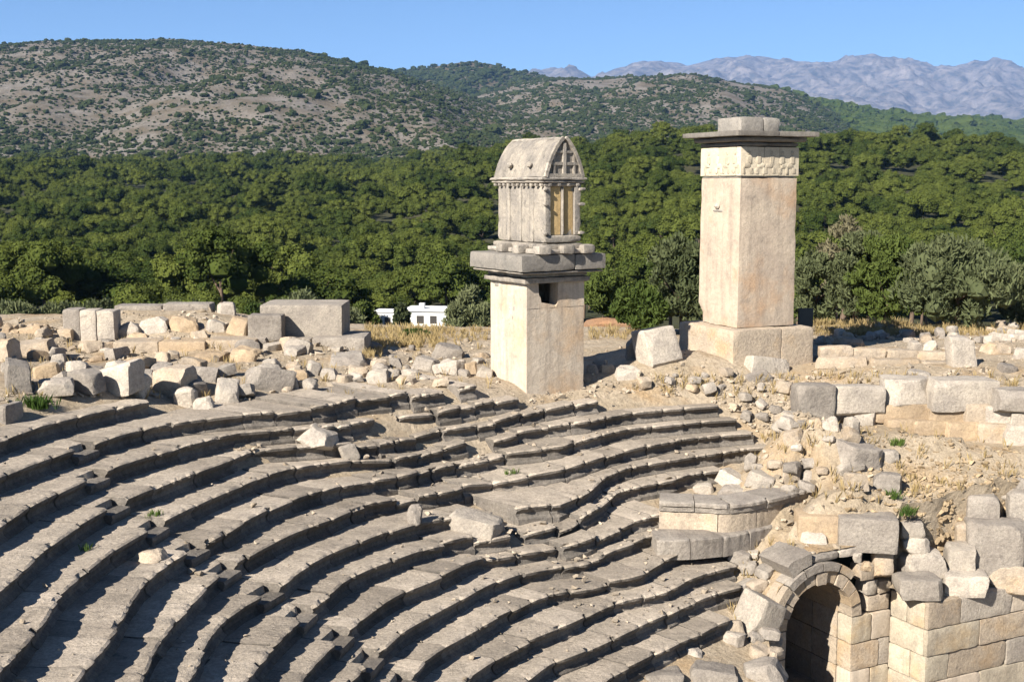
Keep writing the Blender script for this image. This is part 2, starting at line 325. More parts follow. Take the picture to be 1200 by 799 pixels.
ctrl += [(-24, 40, -5.3), (-24, 30, -5.2), (-18, 22, -5.6), (30, 45, -6.8), (30, 36, -9), (32, 28, -12)]
C = np.array(ctrl)
def _tps(r2): return np.where(r2 > 1e-12, .5 * r2 * np.log(np.maximum(r2, 1e-12)), 0)
n = len(C); K = _tps(((C[:, None, :2] - C[None, :, :2]) ** 2).sum(-1)) + np.eye(n) * .35
Pm = np.c_[np.ones(n), C[:, :2]]
A = np.block([[K, Pm], [Pm.T, np.zeros((3, 3))]])
W = np.linalg.solve(A, np.r_[C[:, 2], 0, 0, 0])
def ground_z(x, y):
    x = np.atleast_1d(np.asarray(x, float)); y = np.atleast_1d(np.asarray(y, float)); out = np.empty(len(x))
    for i in range(0, len(x), 4000):
        q = np.c_[x[i:i + 4000], y[i:i + 4000]]
        out[i:i + 4000] = _tps(((q[:, None] - C[None, :, :2]) ** 2).sum(-1)) @ W[:n] + np.c_[np.ones(len(q)), q] @ W[n:]
    return out
GX = np.arange(-26, 38.01, .25); GY = np.arange(10, 74.01, .25)
gx, gy = np.meshgrid(GX, GY)
gz = ground_z(gx.ravel(), gy.ravel()).reshape(gx.shape)
gR = np.hypot(gx - CX, gy - CY); gT = np.degrees(np.arctan2(gy - CY, gx - CX)) % 360
in_seats = ((gT > 124) & (gT < 200) & (gR < 27)) | ((gT > 108) & (gT <= 124) & (gR > 20.5) & (gR < 25))
rough_amp = np.where(in_seats, .02, .09)
gz = gz + rough_amp * fbm2(gx, gy, 1.1, 5, 3.0) + np.where(in_seats, 0, .05) * fbm2(gx, gy, .35, 2, 9.0)
# concrete core layers in the collapsed pit on the right: horizontal ledges
pit = sstep(10.5, 12, gx) * sstep(33.3, 34.2, gy) * (1 - sstep(39, 40.5, gy)) * sstep(-9.3, -8.9, gz) * (1 - sstep(-7.6, -7.3, gz))
st = .42; q = gz / st + .25 * fbm2(gx, gy, 1.3, 3, 5.0); fr = q - np.floor(q)
gz = gz + pit * st * (sstep(.3, .7, fr) - fr) * .9
# vault and its front wall: the ground stops along this line
VX, VY, VZ, VR = 8.80, 34.1, -12.5, 1.2           # arch centre, springing height, radius
AX = np.array([.89, .456]); AY = np.array([-.456, .89])
def vloc(x, y): return (x - VX) * AX[0] + (y - VY) * AX[1], (x - VX) * AY[0] + (y - VY) * AY[1]
def vworld(lx, ly, z): return Vector((VX + lx * AX[0] + ly * AY[0], VY + lx * AX[1] + ly * AY[1], z))
PIER = Pd(1088, 705, 34.1); PEND = Pd(1215, 690, 36.0)
_lx, _ly = vloc(gx, gy)
fl = [vworld(-1.75, .12, 0), vworld(2.7, .12, 0), Pd(1112, 640, 36.3), Pd(1215, 640, 37.2), Vector((38, 42, 0))]
fy = np.interp(gx, [p.x for p in fl], [p.y for p in fl])
def cut_mask(x, y): return (x > fl[0].x) & (y < np.interp(x, [p.x for p in fl], [p.y for p in fl]))
gcut = cut_mask(gx, gy)
CORN = [(772,588),(798,589),(822,589),(850,592),(885,588),(920,580),(958,570)]
def clamp_front(poly, zlim, d0, d1, feather=0.0):
    global gz
    px_ = [p[0] for p in poly]; py_ = [p[1] for p in poly]
    d = np.interp(gx, px_, py_) - gy
    m = (gx > px_[0]) & (gx < px_[-1]) & (d > d0) & (d < d1)
    gz = np.where(m, np.minimum(gz, zlim), gz)
cp = [Pz(a, b, -9.3) for a, b in CORN]; cp = [(p.x, p.y) for p in cp]
clamp_front(cp, -9.34, -.9, 0); clamp_front(cp[2:], -10.25, 0, .75); clamp_front(cp[2:-1], -10.72, .75, 1.6)
clamp_front([(p.x, p.y) for p in (Pd(918, 600, 35.4), Pd(990, 600, 35.4), Pd(1062, 600, 35.7))], -10.42, 0, 3)
gz = np.where((np.abs(_lx) < 1.9) & (_ly > 0) & (_ly < 1.3), np.maximum(gz, VZ + np.sqrt(np.maximum(0, 3.3 - _lx ** 2)) - .02), gz)
wpts = [Pd(a, 480, D) for a, D in ((934,40.0),(1000,40.2),(1060,40.35),(1110,39.9),(1160,39.4),(1230,39.0))]; wpts = [(p.x, p.y) for p in wpts]
clamp_front(wpts[:3], -7.95, -.45, 1.2); clamp_front(wpts[2:], -8.35, -.45, 1.3)
# the sheet ends exactly on the line
for i in range(gx.shape[1]):
    js = np.nonzero(gcut[:, i])[0]
    if len(js) and js[-1] + 1 < gx.shape[0]:
        j = js[-1]; gz[j, i] = gz[j + 1, i]; gy[j, i] = fy[j, i]; gcut[j, i] = False
def hmap(x, y):
    x = np.atleast_1d(np.asarray(x, float)); y = np.atleast_1d(np.asarray(y, float))
    i = np.clip((x - GX[0]) / .25, 0, len(GX) - 1.001); j = np.clip((y - GY[0]) / .25, 0, len(GY) - 1.001)
    a = i.astype(int); b = j.astype(int); u = i - a; v = j - b
    return (gz[b, a] * (1 - u) + gz[b, a + 1] * u) * (1 - v) + (gz[b + 1, a] * (1 - u) + gz[b + 1, a + 1] * u) * v
TT = np.arange(18, 74, .06)
def seat_h(x, y):
    """height of the ground or of the seat that covers it"""
    z = hmap(x, y); th = np.degrees(np.arctan2(y - CY, x - CX)) % 360; R_ = np.hypot(x - CX, y - CY)
    for k, (a, b) in EXT.items():
        f_ = lambda kk: np.interp((th - TH0) / 2.0, np.arange(len(RT[kk])), RT[kk])
        up = f_(k - 1) if k > -1 else f_(k) + 1.4
        m = (th > a) & (th < b) & (R_ >= f_(k)) & (R_ < up)
        zz = Z0 - k * RISE - .34 * np.exp(-((th - 135) / 9.) ** 2) * np.clip((k + .5) / 2.5, 0, 1) * np.clip((12 - k) / 4., 0, 1)
        z = np.where(m, np.maximum(z, zz), z)
    return z
def GS(px, py):
    x, y, dz = ray(px, py); t = TT / y; X = x * t; Z = dz * t; below = Z < seat_h(X, TT)
    if not below.any(): return Pd(px, py, 58)
    i = int(np.argmax(below)); return Vector((X[i], TT[i], float(seat_h(X[i:i + 1], TT[i:i + 1])[0])))
def G(px, py):
    x, y, dz = ray(px, py)
    t = TT / y; X = x * t; Z = dz * t; below = Z < hmap(X, TT)
    if not below.any(): return Pd(px, py, 58)
    i = int(np.argmax(below)); return Vector((X[i], TT[i], float(hmap(X[i], TT[i])[0])))
idx = np.arange(gx.size).reshape(gx.shape)
ok = ~(gcut[:-1, :-1] | gcut[1:, :-1] | gcut[:-1, 1:] | gcut[1:, 1:])
F = np.stack([idx[:-1, :-1], idx[:-1, 1:], idx[1:, 1:], idx[1:, :-1]], -1)[ok]
kind(obj("ground", np.c_[gx.ravel(), gy.ravel(), gz.ravel()], F, M['earth'], smooth=True), 'structure')
def bank(pts, name):
    sk_v = []; sk_f = []; nz_ = 16
    for i, (x, y) in enumerate(pts):
        zt = float(hmap(x, y + .1)[0]) + .01
        for k in range(nz_):
            z = zt + (-15.2 - zt) * k / (nz_ - 1); q = .16 * float(fbm(np.array([[x * 1.3, y * 1.3, z * 1.3]]), 4)[0]) * min(1, k)
            sk_v.append((x, y + abs(q) * 2.2 + .02 * k - .02, z))
    for i in range(len(pts) - 1):
        for k in range(nz_ - 1): sk_f.append([i * nz_ + k, (i + 1) * nz_ + k, (i + 1) * nz_ + k + 1, i * nz_ + k + 1])
    kind(obj(name, sk_v, sk_f, M['earth'], smooth=True), 'structure')
_x = np.arange(vworld(2.6, 0, 0).x, 30, .2)
bank([(x, float(np.interp(x, [p.x for p in fl], [p.y for p in fl])) + .02) for x in _x], "earth_bank")
_xc = float(GX[GX <= fl[0].x][-1]) - .004
bank([(_xc, y) for y in np.arange(fl[0].y, 24, -.2)], "earth_bank")
v, f = box(6.0, 40, 8, 41, -15.8, -15.0)
kind(obj("orchestra_floor", v, f, M['earth']), 'structure')

# ================================================================== SEATING
STAIR = 161.4
PROF = lambda dp: [(dp, -.02), (dp * .55, -.03), (.16, -.012), (.05, .0), (.0, -.03), (.008, -.105), (.11, -.15), (.175, -.25), (.15, -.34), (.06, -.41), (.035, -1.4), (dp, -1.4)]
def sweep_block(path, zf, prof, seed, chip=.05, dz=0., roll=0., push=0., gap=.012, flare=1.0):
    """path: list of (x,y) along the lip (going so that outward is on the given normals); prof in (outward, up)"""
    P = np.array([p[:2] for p in path]); Nn = np.array([p[2:4] for p in path]); n = len(P)
    Vv = []
    m = len(prof)
    s = np.r_[0, np.cumsum(np.hypot(*(P[1:] - P[:-1]).T))]
    cn = fbm(np.c_[P / .2, np.full(n, seed)], 3) + .6 * np.clip(fbm(np.c_[P / .1, np.full(n, seed + 4)], 2) - .1, 0, 1); cn2 = fbm(np.c_[P / .5, np.full(n, seed + 9)], 2)
    ends = np.minimum(s, s[-1] - s); endc = np.exp(-ends / .07)
    for j, (u, w) in enumerate(prof):
        ch = np.clip(cn - .02, 0, 1) * chip * 2.4 + endc * chip * 1.5 * (1 + cn2)
        top = j in (3, 4, 5); uu = np.full(n, u + push)
        if top: uu = uu + ch
        ww = np.full(n, w + dz)
        if j in (3, 4): ww = ww - ch * .55
        if j in (1, 2): ww = ww + .016 * cn2
        if j in (6, 7, 8, 9): uu = uu + .02 * cn
        ww = ww + roll * (s - s[-1] / 2)
        q = P + Nn * uu[:, None]
        zz = np.array(zf) + ww
        Vv.append(np.c_[q, zz])
    Vv = np.stack(Vv, 1).reshape(-1, 3)
    F = []
    for i in range(n - 1):
        for j in range(m):
            j2 = (j + 1) % m
            F.append([i * m + j, i * m + j2, (i + 1) * m + j2, (i + 1) * m + j])
    F.append([j for j in range(m)][::-1]); F.append([(n - 1) * m + j for j in range(m)])
    return Vv, F
theatre = thing("theatre", "ruined theatre of curved stone seat rows sweeping round below the tombs", "theatre", (CX, CY, -13.0))
TL = np.array(theatre.location)
def depth_k(k, th): return (Rk(k - 1, th) - Rk(k, th) + .22) if k > -1 else 1.5
seat_n = 0
def row_path(k, a, b):
    nst = max(3, int((b - a) * math.radians(1) * Rk(k, a) / .075)); pts = []; zs = []
    for th in np.linspace(a, b, nst):
        x, y = pol(th, Rk(k, th)); c, s_ = math.cos(math.radians(th)), math.sin(math.radians(th)); pts.append((x, y, c, s_)); zs.append(zk(k, th))
    return pts, zs
for k in range(-1, 14):
    row = link(bpy.data.objects.new("seat_row", None), theatre); row.empty_display_size = .2
    a, b = EXT[k]; th = a
    R0 = 26.9 - .88 * k
    r = random.Random(100 + k)
    st_w = math.degrees(.42 / R0)
    st_th = STAIR + (-3.7 if k == 0 else -1.7 if k == 1 else 0)
    while th < b - .5:
        L_ = r.uniform(.75, 1.75) if th > 146 else r.uniform(.55, 1.35)
        t2 = min(b, th + math.degrees(L_ / R0))
        if th < st_th - st_w < t2: t2 = st_th - st_w
        elif st_th - st_w - .01 <= th < st_th + st_w: t2 = st_th + st_w
        if b - t2 < 1.0: t2 = b
        mid = (th + t2) / 2
        stair = k >= 0 and abs(mid - st_th) < st_w * .9
        broken = math.exp(-((mid - 135) / 9) ** 2) * (1 if k < 9 else .25)
        if k < 3 and mid < 127: broken = .9
        g = math.degrees(.003 + r.random() * .007 + .02 * broken) / R0
        pts, zs = row_path(k, th + g, t2 - g)
        if (k == 6 and 134.4 < mid < 137.6) or (k == 7 and 136.2 < mid < 138): th = t2; continue
        if r.random() < .10 * broken + (.35 if k in (1, 2) and mid < 120 else 0): th = t2; continue
        dp = depth_k(k, mid)
        prof = PROF(dp)
        if stair:
            prof = [(dp, -.02), (dp * .75, -.02), (dp * .62, -.03), (.46, -.04), (.42, -.2), (.3, -.215), (.1, -.21), (.0, -.215), (-.02, -.30), (.02, -.41), (.02, -1.4), (dp, -1.4)]
        v, f = sweep_block(pts, zs, prof, k * 3.7 + mid * .31, chip=.045 + .03 * broken + .02 * r.random(),
                           dz=r.gauss(0, .007 + .05 * broken), roll=r.gauss(0, .008 + .05 * broken), push=r.gauss(0, .018 + .06 * broken))
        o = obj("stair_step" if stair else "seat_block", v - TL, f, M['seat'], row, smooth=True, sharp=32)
        o.data.materials.append(M['riser']); nP = len(prof); nq = (len(v) // nP - 1) * nP     # worn pale treads; lichened fronts painted darker still to deepen their shade
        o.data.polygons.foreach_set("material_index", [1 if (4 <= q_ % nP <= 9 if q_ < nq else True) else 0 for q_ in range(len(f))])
        seat_n += 1
        th = t2

# ================================================================== VALLEY, HILLS, MOUNTAINS
LP = np.array([(40,-18),(66,-14),(100,-15),(165,-21.5),(300,-23),(500,-12.5),(700,-2),(900,6),(1200,14),(1700,30),(2600,40),(16000,40)], float)
MP = np.array([(40,-18),(66,-14),(100,-15),(165,-21.5),(260,-22),(420,-9),(620,12),(800,14),(1200,14),(1700,30),(2600,40),(16000,40)], float)
RP = np.array([(40,-18),(66,-14),(100,-16),(160,-21.5),(250,-19),(400,-8),(580,15),(700,14),(850,2),(1000,0),(1300,16),(1700,30),(2600,40),(16000,40)], float)
def valley_z(X, Y):
    X = np.asarray(X, float); Y = np.asarray(Y, float)
    px = 600 + FPX * X / np.maximum(Y, 1)
    l = np.interp(Y, LP[:, 0], LP[:, 1]); m = np.interp(Y, MP[:, 0], MP[:, 1]); r = np.interp(Y, RP[:, 0], RP[:, 1])
    a = sstep(420, 640, px); b = sstep(640, 800, px); c = sstep(980, 1300, px)
    z = (l * (1 - a) + m * a) * (1 - b) + r * b
    z = z - c * 9 * np.exp(-((Y - 580) / 200) ** 2)
    return z + np.clip((Y - 80) / 300, 0, 1) * (4.5 * fbm2(X, Y, 150, 3, 2.0))
ys = np.geomspace(40, 16000, 130); us = np.linspace(-1.35, 1.35, 150)
yy, uu = np.meshgrid(ys, us, indexing='ij'); xx = yy * uu
def grid_faces(a, b):
    i = np.arange(a * b).reshape(a, b)
    return np.stack([i[:-1, :-1], i[:-1, 1:], i[1:, 1:], i[1:, :-1]], -1).reshape(-1, 4)
M['valley'] = stone("valley_undergrowth", (.055, .06, .03), (.075, .07, .035), (.03, .035, .018), .6, .03, .2, var=.3, rough_=1.0)
kind(obj("valley_terrain", np.c_[xx.ravel(), yy.ravel(), valley_z(xx, yy).ravel()], grid_faces(130, 150), M['valley'], smooth=True), 'structure')
def hillmat(name, rock, soil, sc, scrub, dens):
    m = stone(name, rock, soil, scrub, dens, sc, .8, var=.35, rough_=1.0); return m
M['hill'] = hillmat("rocky_hillside", (.31, .275, .235), (.19, .152, .10), .022, (.06, .066, .036), .9)
M['hill2'] = hillmat("scrubby_hillside", (.25, .215, .16), (.17, .14, .085), .012, (.05, .06, .028), .85)
M['mount'] = hillmat("bare_mountain_rock", (.27, .235, .215), (.085, .085, .088), .009, (.035, .042, .042), 1.0)
def hill(name, sky, Y0, D, z0, mat, amp, sc, seed, u0=-700, u1=1900, ny=70, nx=260, pw=.85, back=.35, oc=5):
    sp = np.array(sky, float)
    pxs = np.linspace(u0, u1, nx); py = np.interp(pxs, sp[:, 0], sp[:, 1])
    t = np.r_[np.linspace(0, 1, ny), 1 + np.linspace(.06, back, 8)]
    u = (pxs - 600) / FPX; v = -(py - 399.5) / FPX
    zr = D * (-SP + v * CP) / (CP + v * SP)
    T, U = np.meshgrid(t, u, indexing='ij'); ZR = np.broadcast_to(zr, T.shape)
    Y = Y0 + (D - Y0) * T; X = Y * U / CP
    env = np.sin(np.pi * np.clip(T, 0, 1)) ** .8
    nz = fbm2(X, Y * .55, sc, oc, seed); rdg = 1 - np.abs(fbm2(X, Y * .5, sc * .6, oc, seed + 4)) * 2.2
    Z = z0 + (ZR - z0) * np.clip(T, 0, 1) ** pw + amp * env * (nz * .8 + rdg * .5 - .25)
    if oc > 5: Z = Z + amp * .30 * env * (1 - 2 * np.abs(fbm2(X, Y * .6, sc * .22, 5, seed + 9)))
    Z = Z + np.where(T > .93, 1, 0) * amp * .06 * fbm2(X, Y, sc * .1, 3, seed)
    Z = np.where(T > 1, ZR - (ZR - z0) * (T - 1) * 1.6, Z)
    o = kind(obj(name, np.c_[X.ravel(), Y.ravel(), Z.ravel()], grid_faces(len(t), nx), mat, smooth=True), 'structure')
    return dict(T=t, u=u, X=X, Y=Y, Z=Z, px=pxs)
SK1 = [(-700,75),(-200,66),(0,55),(60,50),(130,48),(210,46),(290,52),(360,60),(430,76),(480,90),(540,108),(600,130),(680,165),(800,205),(2000,230)]
SK2 = [(-700,140),(200,120),(380,96),(430,86),(480,83),(520,77),(545,73),(575,75),(600,82),(640,90),(700,108),(800,150),(900,190),(2000,215)]
SK3 = [(-700,150),(500,128),(560,112),(600,100),(640,91),(690,93),(760,92),(800,92),(850,97),(900,103),(940,118),(970,131),(1010,155),(1080,180),(1200,200),(2000,215)]
SK4 = [(-700,160),(700,135),(850,112),(900,108),(940,117),(980,124),(1010,130),(1060,138),(1120,142),(1160,143),(1200,152),(1300,165),(2000,190)]
SKM = [(-700,120),(300,120),(560,100),(620,90),(645,84),(665,83),(690,91),(715,84),(740,75),(770,73),(800,78),(822,75),(845,71),(880,70),(905,74),(935,74),(970,75),(985,69),(1000,68),(1020,72),(1050,75),(1066,84),(1082,90),(1100,90),(1125,83),(1150,80),(1180,84),(1200,88),(1300,80),(1450,95),(2000,120)]
H1 = hill("near_hill", SK1, 1100, 2200, 8, M['hill'], 42, 260, 1.0)
H2 = hill("wooded_hill", SK2, 2300, 3600, 20, M['hill2'], 40, 380, 2.0)
H3 = hill("rocky_ridge", SK3, 1500, 2900, 15, M['hill'], 50, 300, 3.0)
H4 = hill("green_ridge", SK4, 1900, 3300, 20, M['hill2'], 22, 330, 5.0)
HM = hill("far_mountains", SKM, 8500, 14000, 40, M['mount'], 380, 1500, 7.0, ny=170, nx=620, pw=.75, oc=7)

# ---- instancing helper: a 'stuff' object that scatters crowns or scrub on points
def scatter(name, pts, scl, rot, which, sources, mat=None):
    me = bpy.data.meshes.new(name); me.from_pydata(np.asarray(pts).tolist(), [], [])
    for nm, ty, arr in (("scl", 'FLOAT_VECTOR', scl), ("rot", 'FLOAT', rot), ("idx", 'INT', which)):
        at = me.attributes.new(nm, ty, 'POINT'); at.data.foreach_set("vector" if ty == 'FLOAT_VECTOR' else "value", np.asarray(arr).ravel())
    if mat is not None: me.materials.append(mat)
    o = link(bpy.data.objects.new(name, me))
    ng = bpy.data.node_groups.new(name, 'GeometryNodeTree')
    ng.interface.new_socket("Geometry", in_out='INPUT', socket_type='NodeSocketGeometry')
    ng.interface.new_socket("Geometry", in_out='OUTPUT', socket_type='NodeSocketGeometry')
    N = ng.nodes; L = ng.links
    gi = N.new("NodeGroupInput"); go = N.new("NodeGroupOutput")
    iop = N.new("GeometryNodeInstanceOnPoints")
    if sources:
        join = N.new("GeometryNodeJoinGeometry")
        for s in reversed(sources):
            oi = N.new("GeometryNodeObjectInfo"); oi.inputs[0].default_value = s; oi.transform_space = 'ORIGINAL'; oi.inputs["As Instance"].default_value = True
            L.new(oi.outputs["Geometry"], join.inputs[0])
        L.new(join.outputs[0], iop.inputs["Instance"]); iop.inputs["Pick Instance"].default_value = True
        a = N.new("GeometryNodeInputNamedAttribute"); a.data_type = 'INT'; a.inputs[0].default_value = "idx"; L.new(a.outputs[0], iop.inputs["Instance Index"])
    else:
        ico = N.new("GeometryNodeMeshIcoSphere"); ico.inputs["Radius"].default_value = 1; ico.inputs["Subdivisions"].default_value = 3
        nz = N.new("ShaderNodeTexNoise"); nz.inputs["Scale"].default_value = 1.3; nz.inputs["Detail"].default_value = 3
        ps = N.new("GeometryNodeInputPosition"); vm = N.new("ShaderNodeVectorMath"); vm.operation = 'MULTIPLY_ADD'
        sb = N.new("ShaderNodeVectorMath"); sb.operation = 'SUBTRACT'; sb.inputs[1].default_value = (.5, .5, .5)
        L.new(nz.outputs["Color"], sb.inputs[0]); L.new(sb.outputs[0], vm.inputs[0]); vm.inputs[1].default_value = (1.7, 1.7, 1.7); L.new(ps.outputs[0], vm.inputs[2])
        sp = N.new("GeometryNodeSetPosition"); L.new(ico.outputs[0], sp.inputs[0]); L.new(vm.outputs[0], sp.inputs["Position"])
        sm = N.new("GeometryNodeSetMaterial"); sm.inputs["Material"].default_value = mat; L.new(sp.outputs[0], sm.inputs[0])
        L.new(sm.outputs[0], iop.inputs["Instance"])
    L.new(gi.outputs[0], iop.inputs["Points"])
    r = N.new("GeometryNodeInputNamedAttribute"); r.data_type = 'FLOAT'; r.inputs[0].default_value = "rot"
    cx = N.new("ShaderNodeCombineXYZ"); L.new(r.outputs[0], cx.inputs[2]); L.new(cx.outputs[0], iop.inputs["Rotation"])
    s = N.new("GeometryNodeInputNamedAttribute"); s.data_type = 'FLOAT_VECTOR'; s.inputs[0].default_value = "scl"; L.new(s.outputs[0], iop.inputs["Scale"])
    L.new(iop.outputs[0], go.inputs[0])
    md = o.modifiers.new("scatter", 'NODES'); md.node_group = ng
    return kind(o, 'stuff')
def hill_scrub(name, H, n, size, dens, seed, mat, u_lo=-150, u_hi=1350, tmax=1.02):
    r = np.random.default_rng(seed); nt, nu = H['X'].shape
    T = r.uniform(0.0, tmax, n); pu = r.uniform(u_lo, u_hi, n)
    it = np.clip(np.interp(T, H['T'], np.arange(nt)), 0, nt - 1.001); iu = np.interp(pu, H['px'], np.arange(nu))
    iu = np.clip(iu, 0, nu - 1.001); a = it.astype(int); b = iu.astype(int); fa = it - a; fb = iu - b
    def S(A): return (A[a, b] * (1 - fb) + A[a, b + 1] * fb) * (1 - fa) + (A[a + 1, b] * (1 - fb) + A[a + 1, b + 1] * fb) * fa
    X, Y, Z = S(H['X']), S(H['Y']), S(H['Z'])
    d = dens(T, pu, fbm2(X, Y, 170, 4, seed), fbm2(X, Y, 45, 3, seed + 3.0))
    keep = r.random(n) < d; X, Y, Z = X[keep], Y[keep], Z[keep]; m = len(X)
    s = size * r.lognormal(0, .5, m)
    return scatter(name, np.c_[X, Y, Z + s * .35], np.c_[s, s * r.uniform(.8, 1.2, m), s * r.uniform(.5, .9, m)], r.uniform(0, 6.28, m), np.zeros(m, int), None, mat)
hill_scrub("near_hill_scrub", H1, 100000, 1.2, lambda T, u, a, b: np.clip(.46 + .7 * a + .6 * b + .55 * (T > .8) * (T - .8) / .2 + .3 * np.clip(.30 - T, 0, 1) / .3, 0, 1), 11, M['shrub'])
hill_scrub("wooded_hill_scrub", H2, 22000, 3.4, lambda T, u, a, b: np.clip(.75 + .8 * a + .5 * b, 0, 1), 12, M['shrub'], 300, 900)
hill_scrub("rocky_ridge_scrub", H3, 60000, 1.55, lambda T, u, a, b: np.clip(.36 + .6 * a + .6 * b + .5 * np.clip(.45 - T, 0, 1) / .4 + .5 * (T > .93) + .6 * sstep(900, 960, u), 0, 1), 13, M['shrub'], 480, 1100)
hill_scrub("green_ridge_wood", H4, 34000, 4.0, lambda T, u, a, b: np.clip(.95 + .5 * a, 0, 1), 14, M['forestfar'], 780, 1350)

# ================================================================== MONUMENTS
def corner_origin(px, py, z, rz, sx, sy):
    c = Pz(px, py, z); return Vector((c.x + math.cos(rz) * sx / 2 - math.sin(rz) * sy / 2, c.y + math.sin(rz) * sx / 2 + math.cos(rz) * sy / 2, z))
def part(name, geo, mat, parent, smooth=False, sharp=None):
    v, f = geo; return obj(name, v, f, mat, parent, smooth, sharp)
def prism_y(poly, y0, y1):
    """polygon in (x,z), counter-clockwise seen from -y, extruded along y"""
    n = len(poly); v = [(x, y0, z) for x, z in poly] + [(x, y1, z) for x, z in poly]
    f = [list(range(n)), list(range(2 * n - 1, n - 1, -1))] + [[i, i + n, (i + 1) % n + n, (i + 1) % n] for i in range(n)]
    return np.array(v, float), f
# ---- Lycian pillar tomb with sarcophagus on top
RZ1 = math.radians(32); S1 = 2.36
o1 = corner_origin(617, 455, -6.85, RZ1, S1, S1)
tomb = thing("pillar_tomb", "tall Lycian pillar tomb carrying a house-shaped sarcophagus with a pointed lid", "tomb", o1, RZ1)
zt = Pd(617, 331, o1.y - .9).z - o1.z            # top of the square pillar
h = S1 / 2; zn = zt - .82
m = MB()
v, f = rbox(-h, h, -h, h, -.6, zn, 2.0, .22, .004, .012, 0, .975, .995, 14); m.add(v, f)
nx0, nx1 = -h + .20 * S1, -h + .53 * S1
yf = -h + .001
poly = [(-h, zn), (nx1 - .16, zn), (nx1 - .05, zn + .06), (nx1, zn + .10), (nx1, zt), (h, zt), (h, zn)]
a = [(-h + .01, zn - .02), (nx1 - .1, zn - .02), (nx1 - .13, zn + .07), (nx0 + .12, zn + .18), (nx0 + .08, zn + .36), (nx0 + .02, zn + .42), (nx0, zt), (-h + .01, zt)]
m.add(*prism_y(a, yf, yf + .5)); m.add(*prism_y([(nx1 - .1, zn - .02), (h - .01, zn - .02), (h - .01, zt), (nx1 + .02, zt), (nx1, zn + .12)], yf, yf + .5))
m.add(*box(-h + .01, -h + .35, yf + .5, h - .01, zn - .02, zt)); m.add(*box(h - .35, h - .01, yf + .5, h - .01, zn - .02, zt)); m.add(*box(-h + .35, h - .35, h - .4, h - .02, zn - .02, zt))
m.build("pillar", M['pale_pillar'], tomb, True, 30)
# old chips and sockets on the left face
for (yy, zz, w_, h_) in [(-.35, zt - 1.0, .16, .2), (-.1, zt - .95, .1, .07), (.35, zt - 1.35, .1, .16), (-.3, zt - 1.32, .12, .22), (.75, zt - .22, .3, .16)]:
    part("socket", rbox(-h - .012, -h + .05, yy - w_ / 2, yy + w_ / 2, zz, zz + h_, yy + 5, .08, .01, .02), M['slab'], tomb)
def course(name, hw, z0, z1, parent, mat, seed, hl=None, amp=.015, cy=0.):
    hl = hl or hw
    return part(name, rbox(-hw, hw, cy - hl, cy + hl, z0, z1, seed, .12, amp * .6, .018, 3, .955, .99, 24), mat, parent, True, 30)
zb = Pd(629, 315, o1.y).z - o1.z + .02; ztop = Pd(629, 295, o1.y).z - o1.z
course("capping_course", 1.36, zt + .005, zt + .20, tomb, M['tomb'], 3.1)
course("capping_course", 1.26, zt + .20, zt + .34, tomb, M['tomb'], 3.4)
course("capping_course", 1.64, zt + .34, zb, tomb, M['tomb'], 3.7)
for sy_, lab in ((-1, None), (1, None)):
    pass
part("cover_slab", rbox(-1.71, .42, -1.71, 1.71, zb + .01, ztop, 4.2, .13, .012, .02, 4, .95, .99, 24), M['slab'], tomb, True, 30)
part("cover_slab", rbox(.435, 1.71, -1.71, 1.71, zb + .02, ztop - .01, 4.7, .13, .012, .02, 4, .95, .99, 24), M['slab'], tomb, True, 30)
# sarcophagus: long axis y, gable end at -y
bw, bl = .70, 1.50; zs0 = ztop + .0; zs1 = Pd(632, 283, o1.y).z - o1.z; ze = Pd(632, 215, o1.y - .8).z - o1.z; za = Pd(655, 162, o1.y - .9).z - o1.z
course("plinth", bw + .28, zs0 + .004, zs0 + (zs1 - zs0) * .5, tomb, M['tomb'], 5.1, bl + .22)
course("plinth", bw + .13, zs0 + (zs1 - zs0) * .5, zs1, tomb, M['tomb'], 5.3, bl + .10)
for i, (x_, y_) in enumerate([(-.9, -1.68), (.05, -1.72), (.9, -1.68), (-1.02, -.6), (-1.02, .5)]):   # lumps of the crouching carvings
    part("corner_carving", xf(rough(.5, .42, .38, 6 + i, .12, 9, .6, .9, .05, .05)[0], (x_, y_, zs0 + .004)) if 0 else (xf(rough(.5, .42, .30, 6 + i, .1, 5, .85, .97, .02, .02, 6)[0], (x_, y_, zs0 + .004)), rough(.5, .42, .30, 6 + i, .1, 5, .85, .97, .02, .02, 6)[1]), M['tomb'], tomb, True, 35)
part("chest", rbox(-bw, bw, -bl, bl, zs1, ze, 7.0, .18, .014, .03, 3, .97, 1, 16), M['tomb'], tomb, True, 30)
# end wall: two tall ochre panels framed by posts
zp0 = zs1 + .28
for x0, x1 in ((-.47, -.05), (.05, .45)):
    part("end_panel", rbox(x0, x1, -bl - .012, -bl + .05, zp0, ze - .10, x0 + 8, .3, .004, .008, 0), M['yellow'], tomb)
for x0, x1 in ((-.72, -.475), (-.045, .045), (.455, .72)):
    part("end_post", rbox(x0, x1, -bl - .10, -bl + .03, zp0 - .02, ze - .02, x0 + 9, .2, .01, .02, 2), M['tomb'], tomb, True, 30)
part("end_sill", rbox(-.75, .75, -bl - .14, -bl + .03, zs1 + .02, zp0 - .02, 9.9, .2, .015, .03), M['tomb'], tomb, True, 30)
part("end_lintel", rbox(-.75, .75, -bl - .11, -bl + .02, ze - .1, ze + .02, 9.7, .2, .015, .02), M['tomb'], tomb, True, 30)
for sx in (-1, 1):                                       # beam ends that stick out at the corners
    for zz in (zp0 + .0, ze - .25, (zp0 + ze) / 2 + .1):
        part("beam_end", rbox(sx * bw - .1, sx * bw + .1 + sx * .04, -bl - .2, -bl - .02, zz, zz + .12, zz + sx, .1, .01, .02), M['tomb'], tomb, True, 30)
